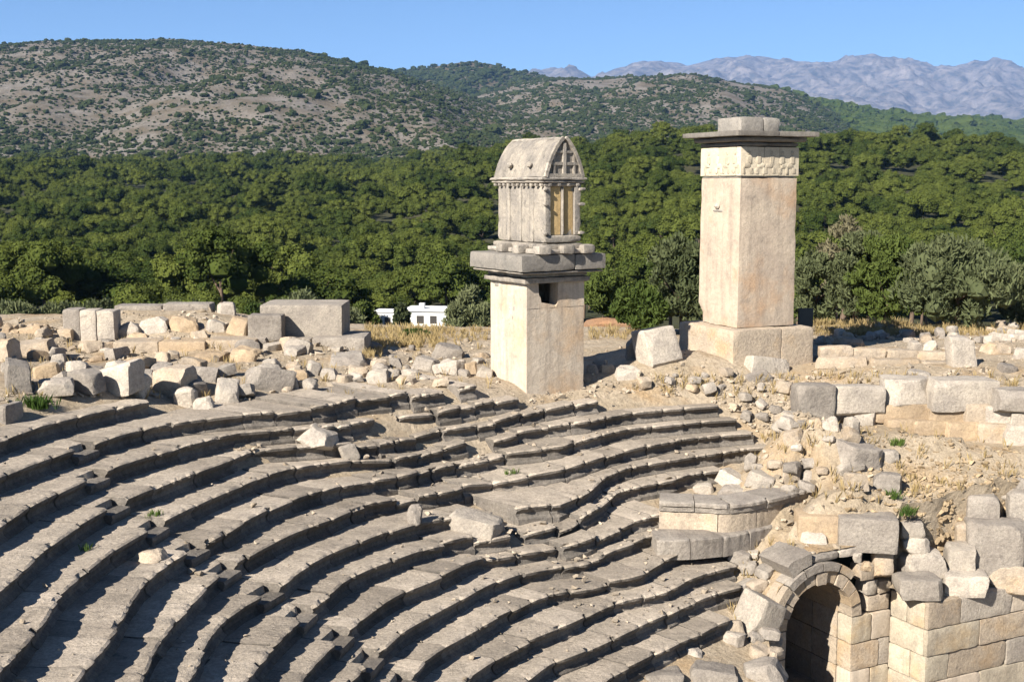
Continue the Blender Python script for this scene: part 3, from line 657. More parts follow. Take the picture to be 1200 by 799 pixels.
for yy in (-.75, 0, .75):
    part("side_post", rbox(-bw - .05, -bw + .02, yy - .13, yy + .13, zs1 + .02, ze - .05, yy + 3.3, .2, .012, .02), M['tomb'], tomb, True, 30)
# eaves with dentils
course("eaves", bw + .16, ze + .005, ze + .10, tomb, M['tomb'], 11.1, bl + .16)
for i in range(11):
    y_ = -bl + .05 + i * (2 * bl - .1) / 10
    part("dentil", rbox(-bw - .15, -bw + .02, y_ - .07, y_ + .07, ze - .10, ze + .004, i + .5, .2, .004, .01, 0), M['tomb'], tomb)
for i in range(4):
    x_ = -.55 + i * .37
    part("dentil", rbox(x_ - .07, x_ + .07, -bl - .15, -bl - .112, ze - .10, ze + .004, i + 20.5, .2, .004, .01, 0), M['tomb'], tomb)
course("eaves", bw + .22, ze + .10, ze + .21, tomb, M['tomb'], 11.6, bl + .2)
zl = ze + .21; H = za - zl
og = [(1.0, 0), (.93, .15), (.81, .35), (.65, .55), (.45, .75), (.23, .91), (.05, 1.0)]
lw = bw + .10
poly = [(-x * lw, zl + z * H) for x, z in og][::-1]
poly = [(x * lw, zl + z * H) for x, z in og]
ring = [(-lw, zl)] + [(lw, zl)] + poly[1:] + [(-x, z) for x, z in poly[::-1][:-1]]
ny = 16; Y = np.linspace(-bl - .1, bl + .06, ny); vv = []; ff = []
nr = len(ring)
for i, y_ in enumerate(Y):
    for j, (x_, z_) in enumerate(ring):
        nn = .035 * float(fbm(np.array([[x_ * 2, y_ * 2, z_ * 2 + 5]]), 3)[0])
        vv.append((x_ * (1 + nn), y_, z_ + nn * .8 - .03 * abs(math.sin(i * 1.7)) * (z_ > zl + .9 * H)))
for i in range(ny - 1):
    for j in range(nr):
        ff.append([i * nr + j, i * nr + (j + 1) % nr, (i + 1) * nr + (j + 1) % nr, (i + 1) * nr + j])
ff.append(list(range(nr))); ff.append([(ny - 1) * nr + j for j in range(nr)][::-1])
part("lid", (np.array(vv), ff), M['tomb'], tomb, True, 40)
# gable framing: raised rim, post and bars around recessed squares
yg = -bl - .1
def bar(x0, z0, x1, z1, w_, pr=.07, nm="gable_bar"):
    d = math.hypot(x1 - x0, z1 - z0); nx_, nz_ = -(z1 - z0) / d * w_ / 2, (x1 - x0) / d * w_ / 2
    part(nm, prism_y([(x0 + nx_, z0 + nz_), (x0 - nx_, z0 - nz_), (x1 - nx_, z1 - nz_), (x1 + nx_, z1 + nz_)], yg - pr, yg + .02), M['tomb'], tomb)
rimp = [(x * .93, z) for x, z in poly]
for sx in (1, -1):
    for (a_, b_) in zip(rimp[:-1], rimp[1:]): bar(sx * a_[0], a_[1], sx * b_[0], b_[1], .11, .10, "gable_rim")
bar(0, zl + .03, 0, zl + H * .86, .12); bar(-.6, zl + .34 * H, .6, zl + .34 * H, .10, .06); bar(-.72, zl + .05, .72, zl + .05, .12, .085); bar(-.42, zl + .64 * H, .42, zl + .64 * H, .08, .055)
for sx in (-1, 1): bar(sx * .40, zl + .06, sx * .40, zl + .66 * H, .08, .05)
part("ridge_beam", rbox(-.08, .08, -bl - .16, bl + .1, za - .10, za + .03, 13.3, .15, .02, .03), M['tomb'], tomb, True, 35)
for yy in (-.7, .5):
    part("lid_boss", rbox(-lw - .12, -lw * .86, yy - .12, yy + .12, zl + .3, zl + .52, yy + 14, .1, .02, .04), M['tomb'], tomb, True, 40)

# ---- Harpy monument: tall monolith with relief chamber and stepped cap
RZ2 = math.radians(25); S2 = 2.62
def px_corner(px, py, D): return Pd(px, py, D)
o2 = corner_origin(859, 439, -6.95, RZ2, 3.5, 3.5)
harpy = thing("pillar_monument", "tall square limestone pillar monument with carved frieze and wide flat cap on a block base", "monument", o2, RZ2)
zh = lambda py, d=0.: Pd(868, py, o2.y + d).z - o2.z
b1 = zh(386, -1.9)
part("base_block", rbox(-1.83, .35, -1.83, 1.83, -.5, b1, 21.0, .13, .018, .02, 5, .95, .99, 24), M['cream'], harpy, True, 30)
part("base_block", rbox(.358, 1.83, -1.83, 1.83, -.5, b1 - .02, 21.5, .13, .018, .02, 5, .95, .99, 24), M['cream'], harpy, True, 30)
hp = S2 / 2; p0, p1 = b1, zh(208, -1.6)
tz = np.linspace(0, 1, 2)
v, f = rbox(-hp, hp, -hp, hp, 0, p1 - p0, 22.0, .25, .008, .03, 3, .98, .995, 14)
k_ = 1.0 + .035 * np.clip(1 - v[:, 2] / (p1 - p0) * 4, 0, 1) * 0
v[:, 0] *= 1 - .015 * v[:, 2] / (p1 - p0); v[:, 1] *= 1 - .015 * v[:, 2] / (p1 - p0); v[:, 2] += p0
low = (v[:, 2] < p0 + .7) & (v[:, 1] > .6) & (v[:, 0] < -hp + .1); v[low, 0] += .1; v[low, 1] -= .12
part("pillar", (v, f), M['pillar'], harpy, True, 30)
zbs = zh(250, -1.3)
part("lifting_boss", rbox(-hp - .11, -hp + .05, -.05, .27, zbs + .15, zbs + .36, 22.7, .1, .02, .04), M['white'], harpy, True, 40)
part("worn_socket", rbox(-hp - .016, -hp + .05, -.25, .42, zbs + .02, zbs + .12, 22.8, .1, .02, .03), M['slab'], harpy, True, 40)
f0, f1 = p1 + .03, zh(172, -1.6)
part("chamber_joint", rbox(-hp + .06, hp - .06, -hp + .06, hp - .06, p1 - .02, f0 + .02, 23, .4, .0, .01, 0), M['slab'], harpy)
for nm, (x0, x1, y0, y1) in {'a': (-hp, -.28, -hp, -hp + .3), 'b': (-.272, .42, -hp - .006, -hp + .3), 'c': (.428, hp, -hp + .003, -hp + .3), 'd': (-hp - .004, -hp + .3, -hp + .306, .1), 'e': (-hp + .004, -hp + .3, .108, hp), 'f': (hp - .3, hp, -hp + .31, hp), 'g': (-hp + .31, hp - .31, hp - .3, hp)}.items():
    part("frieze_slab", rbox(x0, x1, y0, y1, f0 + .022, f1, x0 * 3 + y0 + 24, .18, .008, .008, 1, .98, 1, 8), M['frieze'], harpy, True, 30)
fc = (f0 + f1) / 2
def figure(x, y, face, s_, seed):
    """seated figure in low relief, about a metre high"""
    m = MB(); r = random.Random(seed)
    for (u, z, w_, h_, t_) in [(0, .32, .15, .17, .03), (-s_ * .02, .07, .26, .38, .035), (s_ * .10, -.14, .36, .2, .038), (s_ * .23, -.30, .14, .34, .03), (-s_ * .1, -.32, .2, .26, .02)]:
        v, f = rough(w_, t_ * 1.1, h_, seed + u + z * 3, .05, 22, .6, .9, .012, .02, 7)
        v[:, 2] -= h_ / 2
        if face == 'y': v = v + np.array([x + u, y, fc + z])
        else: v = np.c_[v[:, 1], -v[:, 0], v[:, 2]] + np.array([x, y - u, fc + z])
        m.add(v, f)
    m.build("relief_figure", M['frieze'], harpy, True, 40)
for i, x in enumerate((-.95, -.5, .05, .55, .98)): figure(x, -hp - .005, 'y', 1 if i % 2 else -1, 31 + i)
for i, y in enumerate((-.95, -.45, .15, .75)): figure(-hp - .005, y, 'x', -1 if i % 2 else 1, 41 + i)
part("chamber_core", rbox(-hp + .31, hp - .31, -hp + .31, hp - .31, f0, f1 - .01, 26, .5, 0, .01, 0), M['slab'], harpy)
c0 = f1 + .004; c3 = zh(157, -2.4)
part("cap_course", rbox(-1.32, 1.32, -1.32, 1.32, c0, c0 + .17, 27.1, .2, .01, .03, 2, .97, 1, 16), M['cap'], harpy, True, 30)
part("cap_course", rbox(-1.53, 1.53, -1.53, 1.53, c0 + .174, c0 + .36, 27.4, .2, .01, .03, 2, .97, 1, 16), M['cap'], harpy, True, 30)
part("cap_slab", rbox(-1.83, .0, -1.83, 1.83, c0 + .364, c0 + .56, 27.7, .14, .01, .015, 3, .95, .99, 26), M['cap'], harpy, True, 30)
part("cap_slab", rbox(.006, 1.83, -1.83, 1.83, c0 + .366, c0 + .56, 27.9, .14, .01, .015, 3, .95, .99, 26), M['cap'], harpy, True, 30)
part("top_block", rbox(-1.0, .0, -.85, .7, c0 + .56, c0 + 1.10, 28.1, .12, .012, .02, 4, .93, .99), M['slab'], harpy, True, 30)
part("top_block", rbox(.012, .75, -.85, .68, c0 + .56, c0 + 1.08, 28.5, .12, .02, .025, 5, .9, .98), M['slab'], harpy, True, 30)

# ================================================================== STONES BY THEIR PLACE
KIND = {'w': dict(cuts=3, lo=.92, hi=.99, amp=.02, edge=.02, res=.1), 'b': dict(cuts=8, lo=.78, hi=.96, amp=.04, edge=.02, res=.085), 'r': dict(cuts=22, lo=.58, hi=.88, amp=.075, edge=.03, res=.07), 's': dict(cuts=14, lo=.64, hi=.92, amp=.06, edge=.03, res=.075)}
sid = [0]
def dims(x0, y0, x1, y1, D, t, yaw):
    app = (x1 - x0) / FPX * D
    t = t if t else .75 * app
    w = max(.35 * app, (app - t * abs(math.sin(yaw))) / math.cos(yaw)) if yaw else app
    hh = (y1 - y0) / FPX * D; hh = .82 * max(.45 * hh, hh - t * ((y0 + y1) / 2 - YH) / FPX)
    return w, t, hh
def put(x0, y0, x1, y1, k, mat, label, name="stone_block", cat="stone block", yaw=0, rx=0, ry=0, t=None, D=None, h=None, w=None, group=None, sk=.11):
    """one loose stone whose outline fills the given photo box; it rests on the ground there"""
    sid[0] += 1
    if D is None: g = GS((x0 + x1) / 2, y1)
    else: g = Pd((x0 + x1) / 2, y1, D)
    ya = math.radians(yaw + (0 if yaw else rnd.uniform(-16, 16)))
    W_, T_, H_ = dims(x0, y0, x1, y1, g.y, t, ya)
    W_ = w or W_; H_ = h or H_
    v, f = rough(W_, T_, H_ + sk, 50 + sid[0] * 1.37, mx=16, **KIND[k])
    rr = random.Random(sid[0] * 7 + 1); q_ = v[:, 2:3] / (H_ + sk); tp = rr.uniform(.05, .2) if k != 'b' else rr.uniform(0, .09)
    v[:, :2] *= 1 - tp * q_; v[:, 0:1] += rr.uniform(-.12, .12) * W_ * q_; v[:, 1:2] += rr.uniform(-.05, .2) * T_ * q_
    v[:, 2] *= 1 + rr.uniform(-.22, .22) * v[:, 0] / W_
    o = obj(name, v, f, M[mat], None, True, 20)
    dx, dy = g.x, g.y; L_ = math.hypot(dx, dy)
    o.location = (g.x + dx / L_ * T_ * .5, g.y + dy / L_ * T_ * .5, g.z - sk)
    if not rx: rx = rnd.uniform(-9, 9)
    if not ry: ry = rnd.uniform(-9, 9)
    o.rotation_euler = (math.radians(rx), math.radians(ry), ya)
    return tag(o, label, cat, group)
def pblock(parent, x0, y0, x1, y1, D, t, mat, name="stone", k='b', yaw=0., res=.1):
    """a stone that belongs to a wall: its face fills the photo box at distance D"""
    sid[0] += 1; ya = math.radians(yaw)
    a = Pd((x0 + x1) / 2, y1, D); W_ = (x1 - x0) / FPX * D / math.cos(ya); H_ = (y1 - y0) / FPX * D
    kw = dict(KIND[k]); kw['res'] = res; kw['cuts'] += 3
    v, f = rough(W_ - .012, t, H_, 50 + sid[0] * 1.37, mx=14, **kw)
    v = xf(v + np.array([0, t / 2, 0]), tuple(a), ya) - np.array(parent.location)
    return obj(name, v, f, M[mat], parent, True, 25)
# ---- left field of fallen blocks
put(0, 463, 23, 497, 'b', 'grey', "rough tool-marked grey block at the left edge beside the grass tuft", yaw=-12, t=.8)
put(0, 421, 44, 462, 'b', 'grey', "large grey block lying at the far left with its shaded underside lifted", yaw=24, ry=5, t=.9, h=.75)
put(38, 420, 74, 446, 'b', 'tan', "tan block with a dark broken end behind the large grey block at far left", yaw=14)
put(0, 421, 9, 437, 'r', 'grey', "small dark stone at the left edge above the large grey block", "boulder", "stone")
put(104, 412, 166, 462, 'b', 'white', "big pale block tilted up on its edge with a dark triangular hollow beneath it", yaw=-20, ry=-10, rx=6, t=.8, w=1.55, h=.72)
put(158, 428, 182, 452, 's', 'grey', "grey stone tucked behind the right end of the big tilted pale block", yaw=10)
put(126, 446, 143, 464, 'r', 'white', "small pale stone lying below the hollow of the tilted block", "boulder", "stone", sk=.02) if 0 else None
put(134, 455, 143, 464, 'r', 'white', "little pale stone in the shade below the tilted block", "boulder", "stone")
put(178, 419, 231, 466, 's', 'cream', "large cream boulder with a yellowish face standing in the middle of the fallen blocks", "boulder", "boulder", yaw=-15, t=1.1, h=.85)
put(212, 424, 256, 449, 'b', 'grey', "squared grey block with a dark rough right end behind the cream boulder", yaw=12, t=.8)
put(203, 446, 233, 478, 's', 'white', "upright pale stone leaning on the front of the cream boulder", yaw=-8, ry=6)
put(228, 462, 254, 479, 's', 'white', "small pale stone just above the top seat row, right of the upright pale stone", "boulder", "stone")
put(284, 421, 338, 460, 'b', 'grey', "big squared block tipped over to the right with its dark end in shade", yaw=22, ry=16, t=.9, w=1.45, h=.7)
put(336, 436, 352, 458, 's', 'white', "pale stone propped against the dark end of the tipped squared block", "boulder", "stone", ry=-12)
put(352, 438, 377, 458, 'r', 'white', "pale rounded stone right of the tipped squared block, by a green weed", "boulder", "stone")
put(224, 408, 270, 424, 'r', 'tan', "brown boulder on the ledge below the ruined platform, left one of two", "boulder", "boulder")
put(266, 403, 306, 424, 'r', 'tan', "brown boulder on the ledge below the ruined platform, right one of two", "boulder", "boulder")
put(330, 421, 356, 437, 'r', 'cream', "cream stone in the rubble behind the tipped squared block", "boulder", "stone")
put(354, 418, 380, 440, 'r', 'white', "upright pale stone in the rubble below the large platform blocks", "boulder", "stone", yaw=20)
put(380, 410, 438, 430, 's', 'grey', "long low grey boulder under the right corner of the ruined platform", "boulder", "boulder")
put(376, 428, 402, 445, 'r', 'white', "white stone in front of the long low grey boulder", "boulder", "stone")
put(402, 424, 428, 440, 'r', 'cream', "cream stone right of the white stone below the platform corner", "boulder", "stone")
put(426, 429, 461, 449, 'r', 'white', "smooth pale boulder just above the top seat row, left of the speckled one", "boulder", "boulder")
put(478, 412, 513, 437, 's', 'grey', "speckled grey boulder with a dark underside near the dry grass", "boulder", "boulder")
put(504, 399, 546, 420, 's', 'grey', "broad grey boulder at the back by the dry grass, left of the pillar tomb", "boulder", "boulder", yaw=-10)
put(512, 415, 545, 440, 'r', 'white', "white boulder leaning on the broad grey boulder left of the pillar tomb", "boulder", "boulder")
put(543, 418, 561, 440, 's', 'tan', "narrow tan stone standing against the white boulder left of the pillar tomb", "boulder", "stone")
put(556, 428, 578, 443, 's', 'white', "flat pale stone at the foot of the pillar tomb, on its left", "boulder", "stone")
put(456, 416, 477, 431, 'r', 'grey', "dark grey stone behind the smooth pale boulder, beside the dry grass", "boulder", "stone")
put(464, 438, 490, 450, 's', 'cream', "flat cream stone below the speckled grey boulder", "boulder", "stone")
put(504, 440, 530, 450, 's', 'cream', "flat cream stone below the white boulder, above the top seat row", "boulder", "stone")
# ---- far left heap
put(22, 393, 70, 421, 'b', 'cream', "large cream block at the foot of the heap at far left, right of the two", yaw=8, t=1.0)
put(-14, 392, 23, 424, 'b', 'cream', "large cream block cut by the left edge of the view, left of the two", yaw=-6, t=1.0)
put(25, 378, 58, 393, 'b', 'tan', "tan block lying on top of the large cream blocks at far left", yaw=-5, D=45.6)
put(2, 375, 16, 391, 'r', 'tan', "reddish stone on the heap at far left, left of the tan block", "boulder", "stone", D=45.6)
put(-6, 364, 4, 380, 'r', 'cream', "topmost round stone of the heap at the left edge", "boulder", "stone", D=46)
put(12, 383, 26, 393, 'r', 'tan', "small brown stone wedged between reddish stone and tan block at far left", "boulder", "stone", D=45.5)
# ---- fallen stones on the seats
put(338, 494, 398, 536, 's', 'white', "big pale slab fallen across the upper seat rows", "fallen_slab", "stone slab", yaw=-24, ry=22, rx=-10, t=1.1, h=.42)
put(398, 513, 426, 538, 'b', 'white', "small squared stone tipped beside the big slab on the upper seats", yaw=24, ry=-18, t=.5)
put(519, 591, 594, 627, 's', 'white', "large pointed pale block fallen over the bare earth patch amid the seats", "fallen_slab", "stone slab", yaw=-8, ry=8, t=1.0)
put(476, 586, 495, 616, 'r', 'grey', "upright grey stone standing at the broken end of a seat row by the earth patch", "boulder", "stone", t=.45)
put(155, 634, 199, 659, 'r', 'cream', "cream boulder resting alone on the lower left seats", "boulder", "boulder", t=.6)
put(833, 529, 884, 572, 'b', 'white', "long pale slab sliding down toward the right end of the seats", "fallen_slab", "stone slab", yaw=-38, ry=20, t=.75, h=.35)
put(868, 540, 916, 573, 'b', 'white', "pale squared slab tilted beside the long sliding slab", "fallen_slab", "stone slab", yaw=-30, ry=14, t=.9, h=.4)
put(812, 560, 840, 579, 's', 'white', "small white stone at the foot of the long sliding slab", "boulder", "stone")
put(838, 562, 872, 584, 's', 'grey', "grey stone on the moulded ledge below the long sliding slab", "boulder", "stone")
put(908, 541, 936, 566, 'b', 'cream', "cream block sitting upright on the bare slope, left of a broken stone", yaw=14)
put(935, 546, 962, 571, 's', 'white', "broken pale stone on the bare slope above the end of the moulded ledge", "boulder", "stone")
put(772, 578, 826, 606, 'b', 'white', "big tilted seat stone fallen askew at the left end of the moulded ledge", "fallen_slab", "stone slab", yaw=28, ry=14, t=.8, h=.45)
put(933, 612, 972, 638, 's', 'white', "white broken stone lying on the lower step below the moulded ledge", "boulder", "stone")
put(849, 690, 912, 746, 'b', 'white', "huge squared block leaning left of the vaulted arch", yaw=32, ry=20, t=1.0, h=1.0, D=32.7)
put(880, 676, 922, 704, 's', 'white', "rough white boulder above the huge leaning block, left of the arch", "boulder", "boulder", yaw=10, D=34.0)
put(892, 728, 918, 766, 'r', 'white', "rough stone under the right end of the huge leaning block at the arch foot", "boulder", "stone", D=33.2)
put(846, 743, 882, 772, 'r', 'white', "white splintered boulder below the huge leaning block", "boulder", "boulder", D=32.5)
put(748, 778, 802, 806, 'b', 'grey', "flat grey block at the bottom edge, leftmost of the fallen pile", yaw=4, t=1.0)
put(800, 768, 866, 806, 'b', 'grey', "wide grey block in the middle of the fallen pile at the bottom edge", yaw=-6, t=1.0)
put(864, 758, 934, 804, 's', 'grey', "long slanted grey block at the right of the fallen pile, next to the arch opening", yaw=-26, ry=-10, t=1.0)
put(793, 752, 826, 770, 'r', 'white', "pale stone on the last seat, above the wide grey block", "boulder", "stone")
# ---- around the monuments
put(747, 371, 804, 429, 'b', 'white', "tall pale squared block standing beside the base of the pillar monument", yaw=26, t=1.15)
put(733, 389, 756, 421, 's', 'grey', "dark shaded stone at the left side of the tall squared block", "boulder", "stone", t=.6)
put(866, 413, 931, 438, 'b', 'white', "long step block set against the front of the monument base", yaw=25, t=.7)
put(872, 432, 908, 448, 'b', 'grey', "small grey block lying below the step of the monument", yaw=18, t=.5)
put(691, 418, 712, 433, 'b', 'slab', "small dark block in shade just right of the pillar tomb", yaw=-10)
put(686, 424, 703, 438, 's', 'white', "white stone at the right corner of the pillar tomb", "boulder", "stone")
put(704, 424, 722, 438, 's', 'cream', "cream stone right of the white stone at the pillar tomb", "boulder", "stone")
put(712, 426, 750, 446, 's', 'white', "low pale rock between the pillar tomb and the tall squared block", "boulder", "boulder")
put(1111, 382, 1144, 430, 'b', 'white', "round-topped upright stone slab standing in the low kerb on the right", "stele", "standing stone", t=.55)
put(1080, 394, 1099, 411, 'r', 'white', "white boulder behind the low kerb, nearest to the round-topped slab", "boulder", "boulder")
put(1060, 396, 1082, 411, 'r', 'white', "white boulder behind the low kerb, left of another one", "boulder", "boulder")
put(1158, 386, 1184, 402, 's', 'white', "pale boulder in the tree shade at right, behind the round-topped slab", "boulder", "boulder")
put(1183, 384, 1215, 396, 'b', 'white', "pale squared block cut by the right edge under the trees", yaw=5)
put(1184, 404, 1206, 421, 's', 'white', "pale boulder at the right edge in front of the squared block", "boulder", "boulder")
put(1148, 398, 1182, 415, 's', 'cream', "long cream boulder between the round-topped slab and the right edge", "boulder", "boulder")
put(1168, 423, 1190, 437, 'b', 'grey', "flat grey block on open ground near the right edge", yaw=8)
put(1062, 432, 1096, 443, 's', 'grey', "low grey stone on the ground in front of the kerb", "boulder", "stone")
put(976, 392, 1018, 405, 's', 'cream', "heap stone of speckled rubble behind the left half of the kerb", "boulder", "stone")
# ---- collapsed right side
put(966, 507, 1031, 552, 'b', 'grey', "big block with a hollow worn face jutting over the slope at right", yaw=18, ry=8, t=1.1)
put(1026, 521, 1053, 541, 's', 'white', "pale stone beside the jutting hollow-faced block, by a green weed", "boulder", "stone")
put(1019, 545, 1057, 577, 's', 'grey', "grey rounded block below the jutting hollow-faced block", "boulder", "boulder", yaw=-10)
put(990, 549, 1018, 575, 'b', 'cream', "cream block holding up the jutting hollow-faced block", yaw=8, t=.6)
put(986, 481, 1008, 509, 's', 'white', "upright pale stone below the wall's dark grey corner block", "boulder", "stone")
put(962, 486, 985, 506, 's', 'white', "pale wedge stone under the wall's dark grey corner block", "boulder", "stone", ry=-15)
put(940, 490, 962, 507, 's', 'cream', "cream stone at the lower left of the wall's dark grey corner block", "boulder", "stone")
put(900, 476, 936, 506, 's', 'white', "pale leaning slab on the rubble slope left of the retaining wall", "boulder", "stone", ry=18)
put(916, 500, 946, 524, 's', 'cream', "cream slab on the rubble slope above the bare earth", "boulder", "stone", ry=-10)
put(1152, 548, 1188, 583, 's', 'white', "grey and white boulder above the squared block in the pit at right", "boulder", "boulder", D=36.9)
put(1184, 552, 1214, 581, 's', 'grey', "grey boulder at the right edge above the walls of the pit", "boulder", "boulder", D=36.9)

# ================================================================== WALLS AND LEDGES
def wall(name, label, cat, px, py, D):
    return thing(name, label, cat, Pd(px, py, D))
rw = wall("retaining_wall", "long dry-stone retaining wall of big pale blocks curving round the collapsed right side", "wall", 1060, 500, 40)
for x0, y0, x1, y1, D, mt, k, t in [(938,452,977,494,40.0,'grey','b',1.0),(976,453,1036,485,40.2,'white','b',1.2),(1034,446,1096,474,40.4,'white','s',1.3),(1095,446,1169,480,40.0,'white','b',1.2),(1168,459,1222,484,39.2,'grey','s',1.2),
    (1025,474,1058,494,40.4,'tan','b',.9),(1057,471,1093,494,40.4,'tan','b',.9),(1092,472,1133,497,40.1,'tan','b',.9),(1132,474,1161,498,39.9,'cream','b',.9),(1160,477,1187,501,39.6,'white','s',.9),(1186,481,1216,504,39.3,'white','s',.9),
    (1044,492,1075,508,40.0,'tan','b',.7),(1074,494,1112,512,39.9,'tan','b',.7),(1112,496,1150,516,39.7,'tan','b',.7),(1150,497,1181,522,39.4,'cream','b',.8),(1180,499,1216,532,39.0,'white','b',.8),(1222,460,1290,490,38.6,'white','b',1.2),(1289,462,1350,494,38.2,'grey','s',1.2),(1349,466,1420,500,37.8,'white','b',1.2),(1215,484,1262,512,38.7,'cream','b',.9),(1262,488,1310,518,38.3,'cream','s',.9),(1310,492,1370,524,37.9,'tan','b',.9),(1215,510,1270,542,38.5,'cream','b',.8),(1270,516,1340,550,38.1,'tan','b',.8),(1004,483,1027,500,40.2,'white','s',.7)]:
    pblock(rw, x0 - 3.5, y0 - 1, x1 + 3.5, y1 + 2.5, D, t, mt, k=k, yaw=-8 if x0 > 1130 else 4)
pf = wall("ruined_platform", "ruined stone platform filled with earth and boulders behind the fallen blocks at left", "ruin", 240, 415, 46)
for x0, y0, x1, y1, D, mt, k, t, nm in [(74,362,95,405,46.0,'grey','w',.9,'pier_block'),(94,363,114,405,45.95,'white','w',.9,'pier_block'),(113,364,135,405,46.0,'white','w',.9,'pier_block'),(66,386,84,405,45.7,'cream','b',.8,'pier_block'),
    (84,403,132,420,45.0,'cream','s',1.2,'ledge_slab'),(132,400,186,419,44.8,'cream','w',1.3,'ledge_slab'),(185,400,241,419,44.8,'tan','w',1.3,'ledge_slab'),(240,398,300,417,45.0,'cream','w',1.3,'ledge_slab'),
    (133,358,190,367,50,'grey','w',1.0,'back_slab'),(190,356,246,366,50,'grey','w',1.0,'back_slab'),(290,369,331,400,45.7,'grey','w',.8,'wall_block'),(304,357,402,397,46.6,'white','w',2.4,'wall_block'),(300,396,366,412,46.1,'white','w',2.0,'wall_block'),(365,395,428,414,46.0,'grey','w',2.2,'wall_block')]:
    pblock(pf, x0, y0, x1, y1, D, t, mt, nm, k)
for x0, y0, x1, y1, k, mt, lab in [(136,372,172,397,'r','white',"pale boulder in the platform's earth fill beside its left piers"),(166,366,200,391,'s','white',"large whitish boulder in the middle of the platform fill, left of the brown one"),
    (198,364,238,390,'r','tan',"large brown boulder in the middle of the platform fill"),(236,370,266,390,'r','white',"pale boulder in the platform fill behind the grey corner block"),(264,366,292,394,'s','tan',"brown boulder against the left side of the grey corner block"),
    (252,350,279,369,'s','white',"pointed pale rock standing highest on the back of the platform"),(222,384,250,400,'r','cream',"cream boulder at the front of the platform fill"),(150,388,176,402,'r','tan',"brown stone at the front left of the platform fill")]:
    put(x0, y0, x1, y1, k, mt, lab, "boulder", "boulder")
kb = wall("low_kerb", "low double kerb of long worn blocks running along the ground right of the monument", "kerb", 1040, 432, 45.5)
for x0, y0, x1, y1, D in [(961,406,1001,421,46),(1000,408,1041,423,46),(1040,410,1076,425,45.9),(1075,412,1113,427,45.8),(957,419,1021,433,45.2),(1020,421,1081,435,45.1),(1080,424,1132,437,45.0)]:
    pblock(kb, x0, y0, x1, y1, D, .55, 'cream', 'kerb_stone')
# ---- moulded ledge below the right end of the seats
ledge = wall("podium_ledge", "curved moulded ledge with smooth cream wall and step, right of the seats", "ledge", 880, 600, 36.5)
LL = np.array(ledge.location)
def dens(pts, z):
    P = np.array([tuple(Pz(a, b, z))[:2] for a, b in pts]); s = np.r_[0, np.cumsum(np.hypot(*(P[1:] - P[:-1]).T))]
    t = np.linspace(0, s[-1], 80); x = np.interp(t, s, P[:, 0]); y = np.interp(t, s, P[:, 1])
    w = np.ones(9) / 9; x[4:-4] = np.convolve(x, w, 'valid'); y[4:-4] = np.convolve(y, w, 'valid')
    dx, dy = np.gradient(x), np.gradient(y); L_ = np.hypot(dx, dy); nx_, ny_ = -dy / L_, dx / L_
    return np.c_[x, y, nx_, ny_]
def swept(parent, name, pts, z, prof, cuts, mat, seed, jit=.012, chip=.03):
    D_ = dens(pts, z); n = len(D_); r = random.Random(seed)
    cs = [int(c * (n - 1)) for c in cuts]
    for a, b in zip(cs[:-1], cs[1:]):
        q = D_[a:b + 1].copy(); t = (q[-1, :2] - q[0, :2]); t /= np.hypot(*t); q[0, :2] += t * .012; q[-1, :2] -= t * .012
        v, f = sweep_block(q, [z] * len(q), prof, seed + a, chip=chip, dz=r.gauss(0, jit), push=r.gauss(0, jit))
        obj(name, v - np.array(parent.location), f, M[mat], parent, True, 32)
cl = CORN
swept(ledge, "cornice_block", cl, -9.30, [(1.1,0),(.6,0),(.12,0),(.04,0),(0,-.03),(0,-.12),(.07,-.16),(.10,-.30),(1.1,-.30)], (0,.18,.37,.62,.85,1), 'grey', 70)
swept(ledge, "wall_slab", cl, -9.30, [(1.1,-.302),(.6,-.302),(.2,-.302),(.16,-.305),(.14,-.33),(.13,-.6),(.13,-.8),(.13,-1.1),(1.1,-1.1)], (0,.3,.55,.78,1), 'cream', 71, .004, .015)
swept(ledge, "step_block", [(770,634),(812,633),(850,629),(885,621),(938,609)], -10.15, [(1.2,0),(.6,0),(.12,0),(.03,0),(0,-.03),(.0,-.1),(.03,-.2),(.04,-.6),(1.2,-.6)], (0,.2,.4,.6,.8,1), 'grey', 72)
# ---- blocks above the arch, right side walls
sw = wall("block_wall", "short wall of two long weathered blocks above the vaulted arch", "wall", 990, 646, 34.8)
pblock(sw, 934, 603, 984, 637, 35.2, 1.0, 'tan', 'wall_block', 'w', yaw=-6); pblock(sw, 982, 606, 1053, 649, 34.8, 1.1, 'grey', 'wall_block', 'w', yaw=-8, res=.12)
bw_ = wall("broken_wall", "broken wall of tall worn blocks stacked at the right edge beside the arch", "wall", 1130, 676, 35.4)
for x0, y0, x1, y1, D, mt, k, t, nm in [(1058,647,1113,682,35.10,'white','s',1.0,'rough_stone'),(1110,640,1143,679,35.30,'white','b',.9,'wall_block'),(1134,611,1202,677,35.50,'grey','b',1.0,'wall_block'),(1200,614,1240,668,36.00,'grey','b',1.0,'wall_block'),(1120,613,1146,645,36.10,'cream','b',.9,'wall_block'),
    (1133,580,1171,616,36.30,'grey','b',.9,'wall_block'),(1182,577,1222,615,36.40,'grey','b',.9,'wall_block'),(1056,612,1087,634,35.40,'white','b',.7,'rough_stone'),(1060,631,1093,651,35.20,'white','s',.8,'rough_stone'),(1024,641,1048,678,35.00,'cream','b',.6,'wall_block'),
    (1054,679,1109,705,34.15,'grey','b',1.0,'cap_stone'),(1107,674,1159,701,34.70,'white','b',1.0,'cap_stone'),(1158,660,1214,697,35.40,'cream','s',1.0,'cap_stone')]:
    pblock(bw_, x0, y0, x1, y1, D, t, mt, nm, k, yaw=-10 if x0 > 1100 else 0)
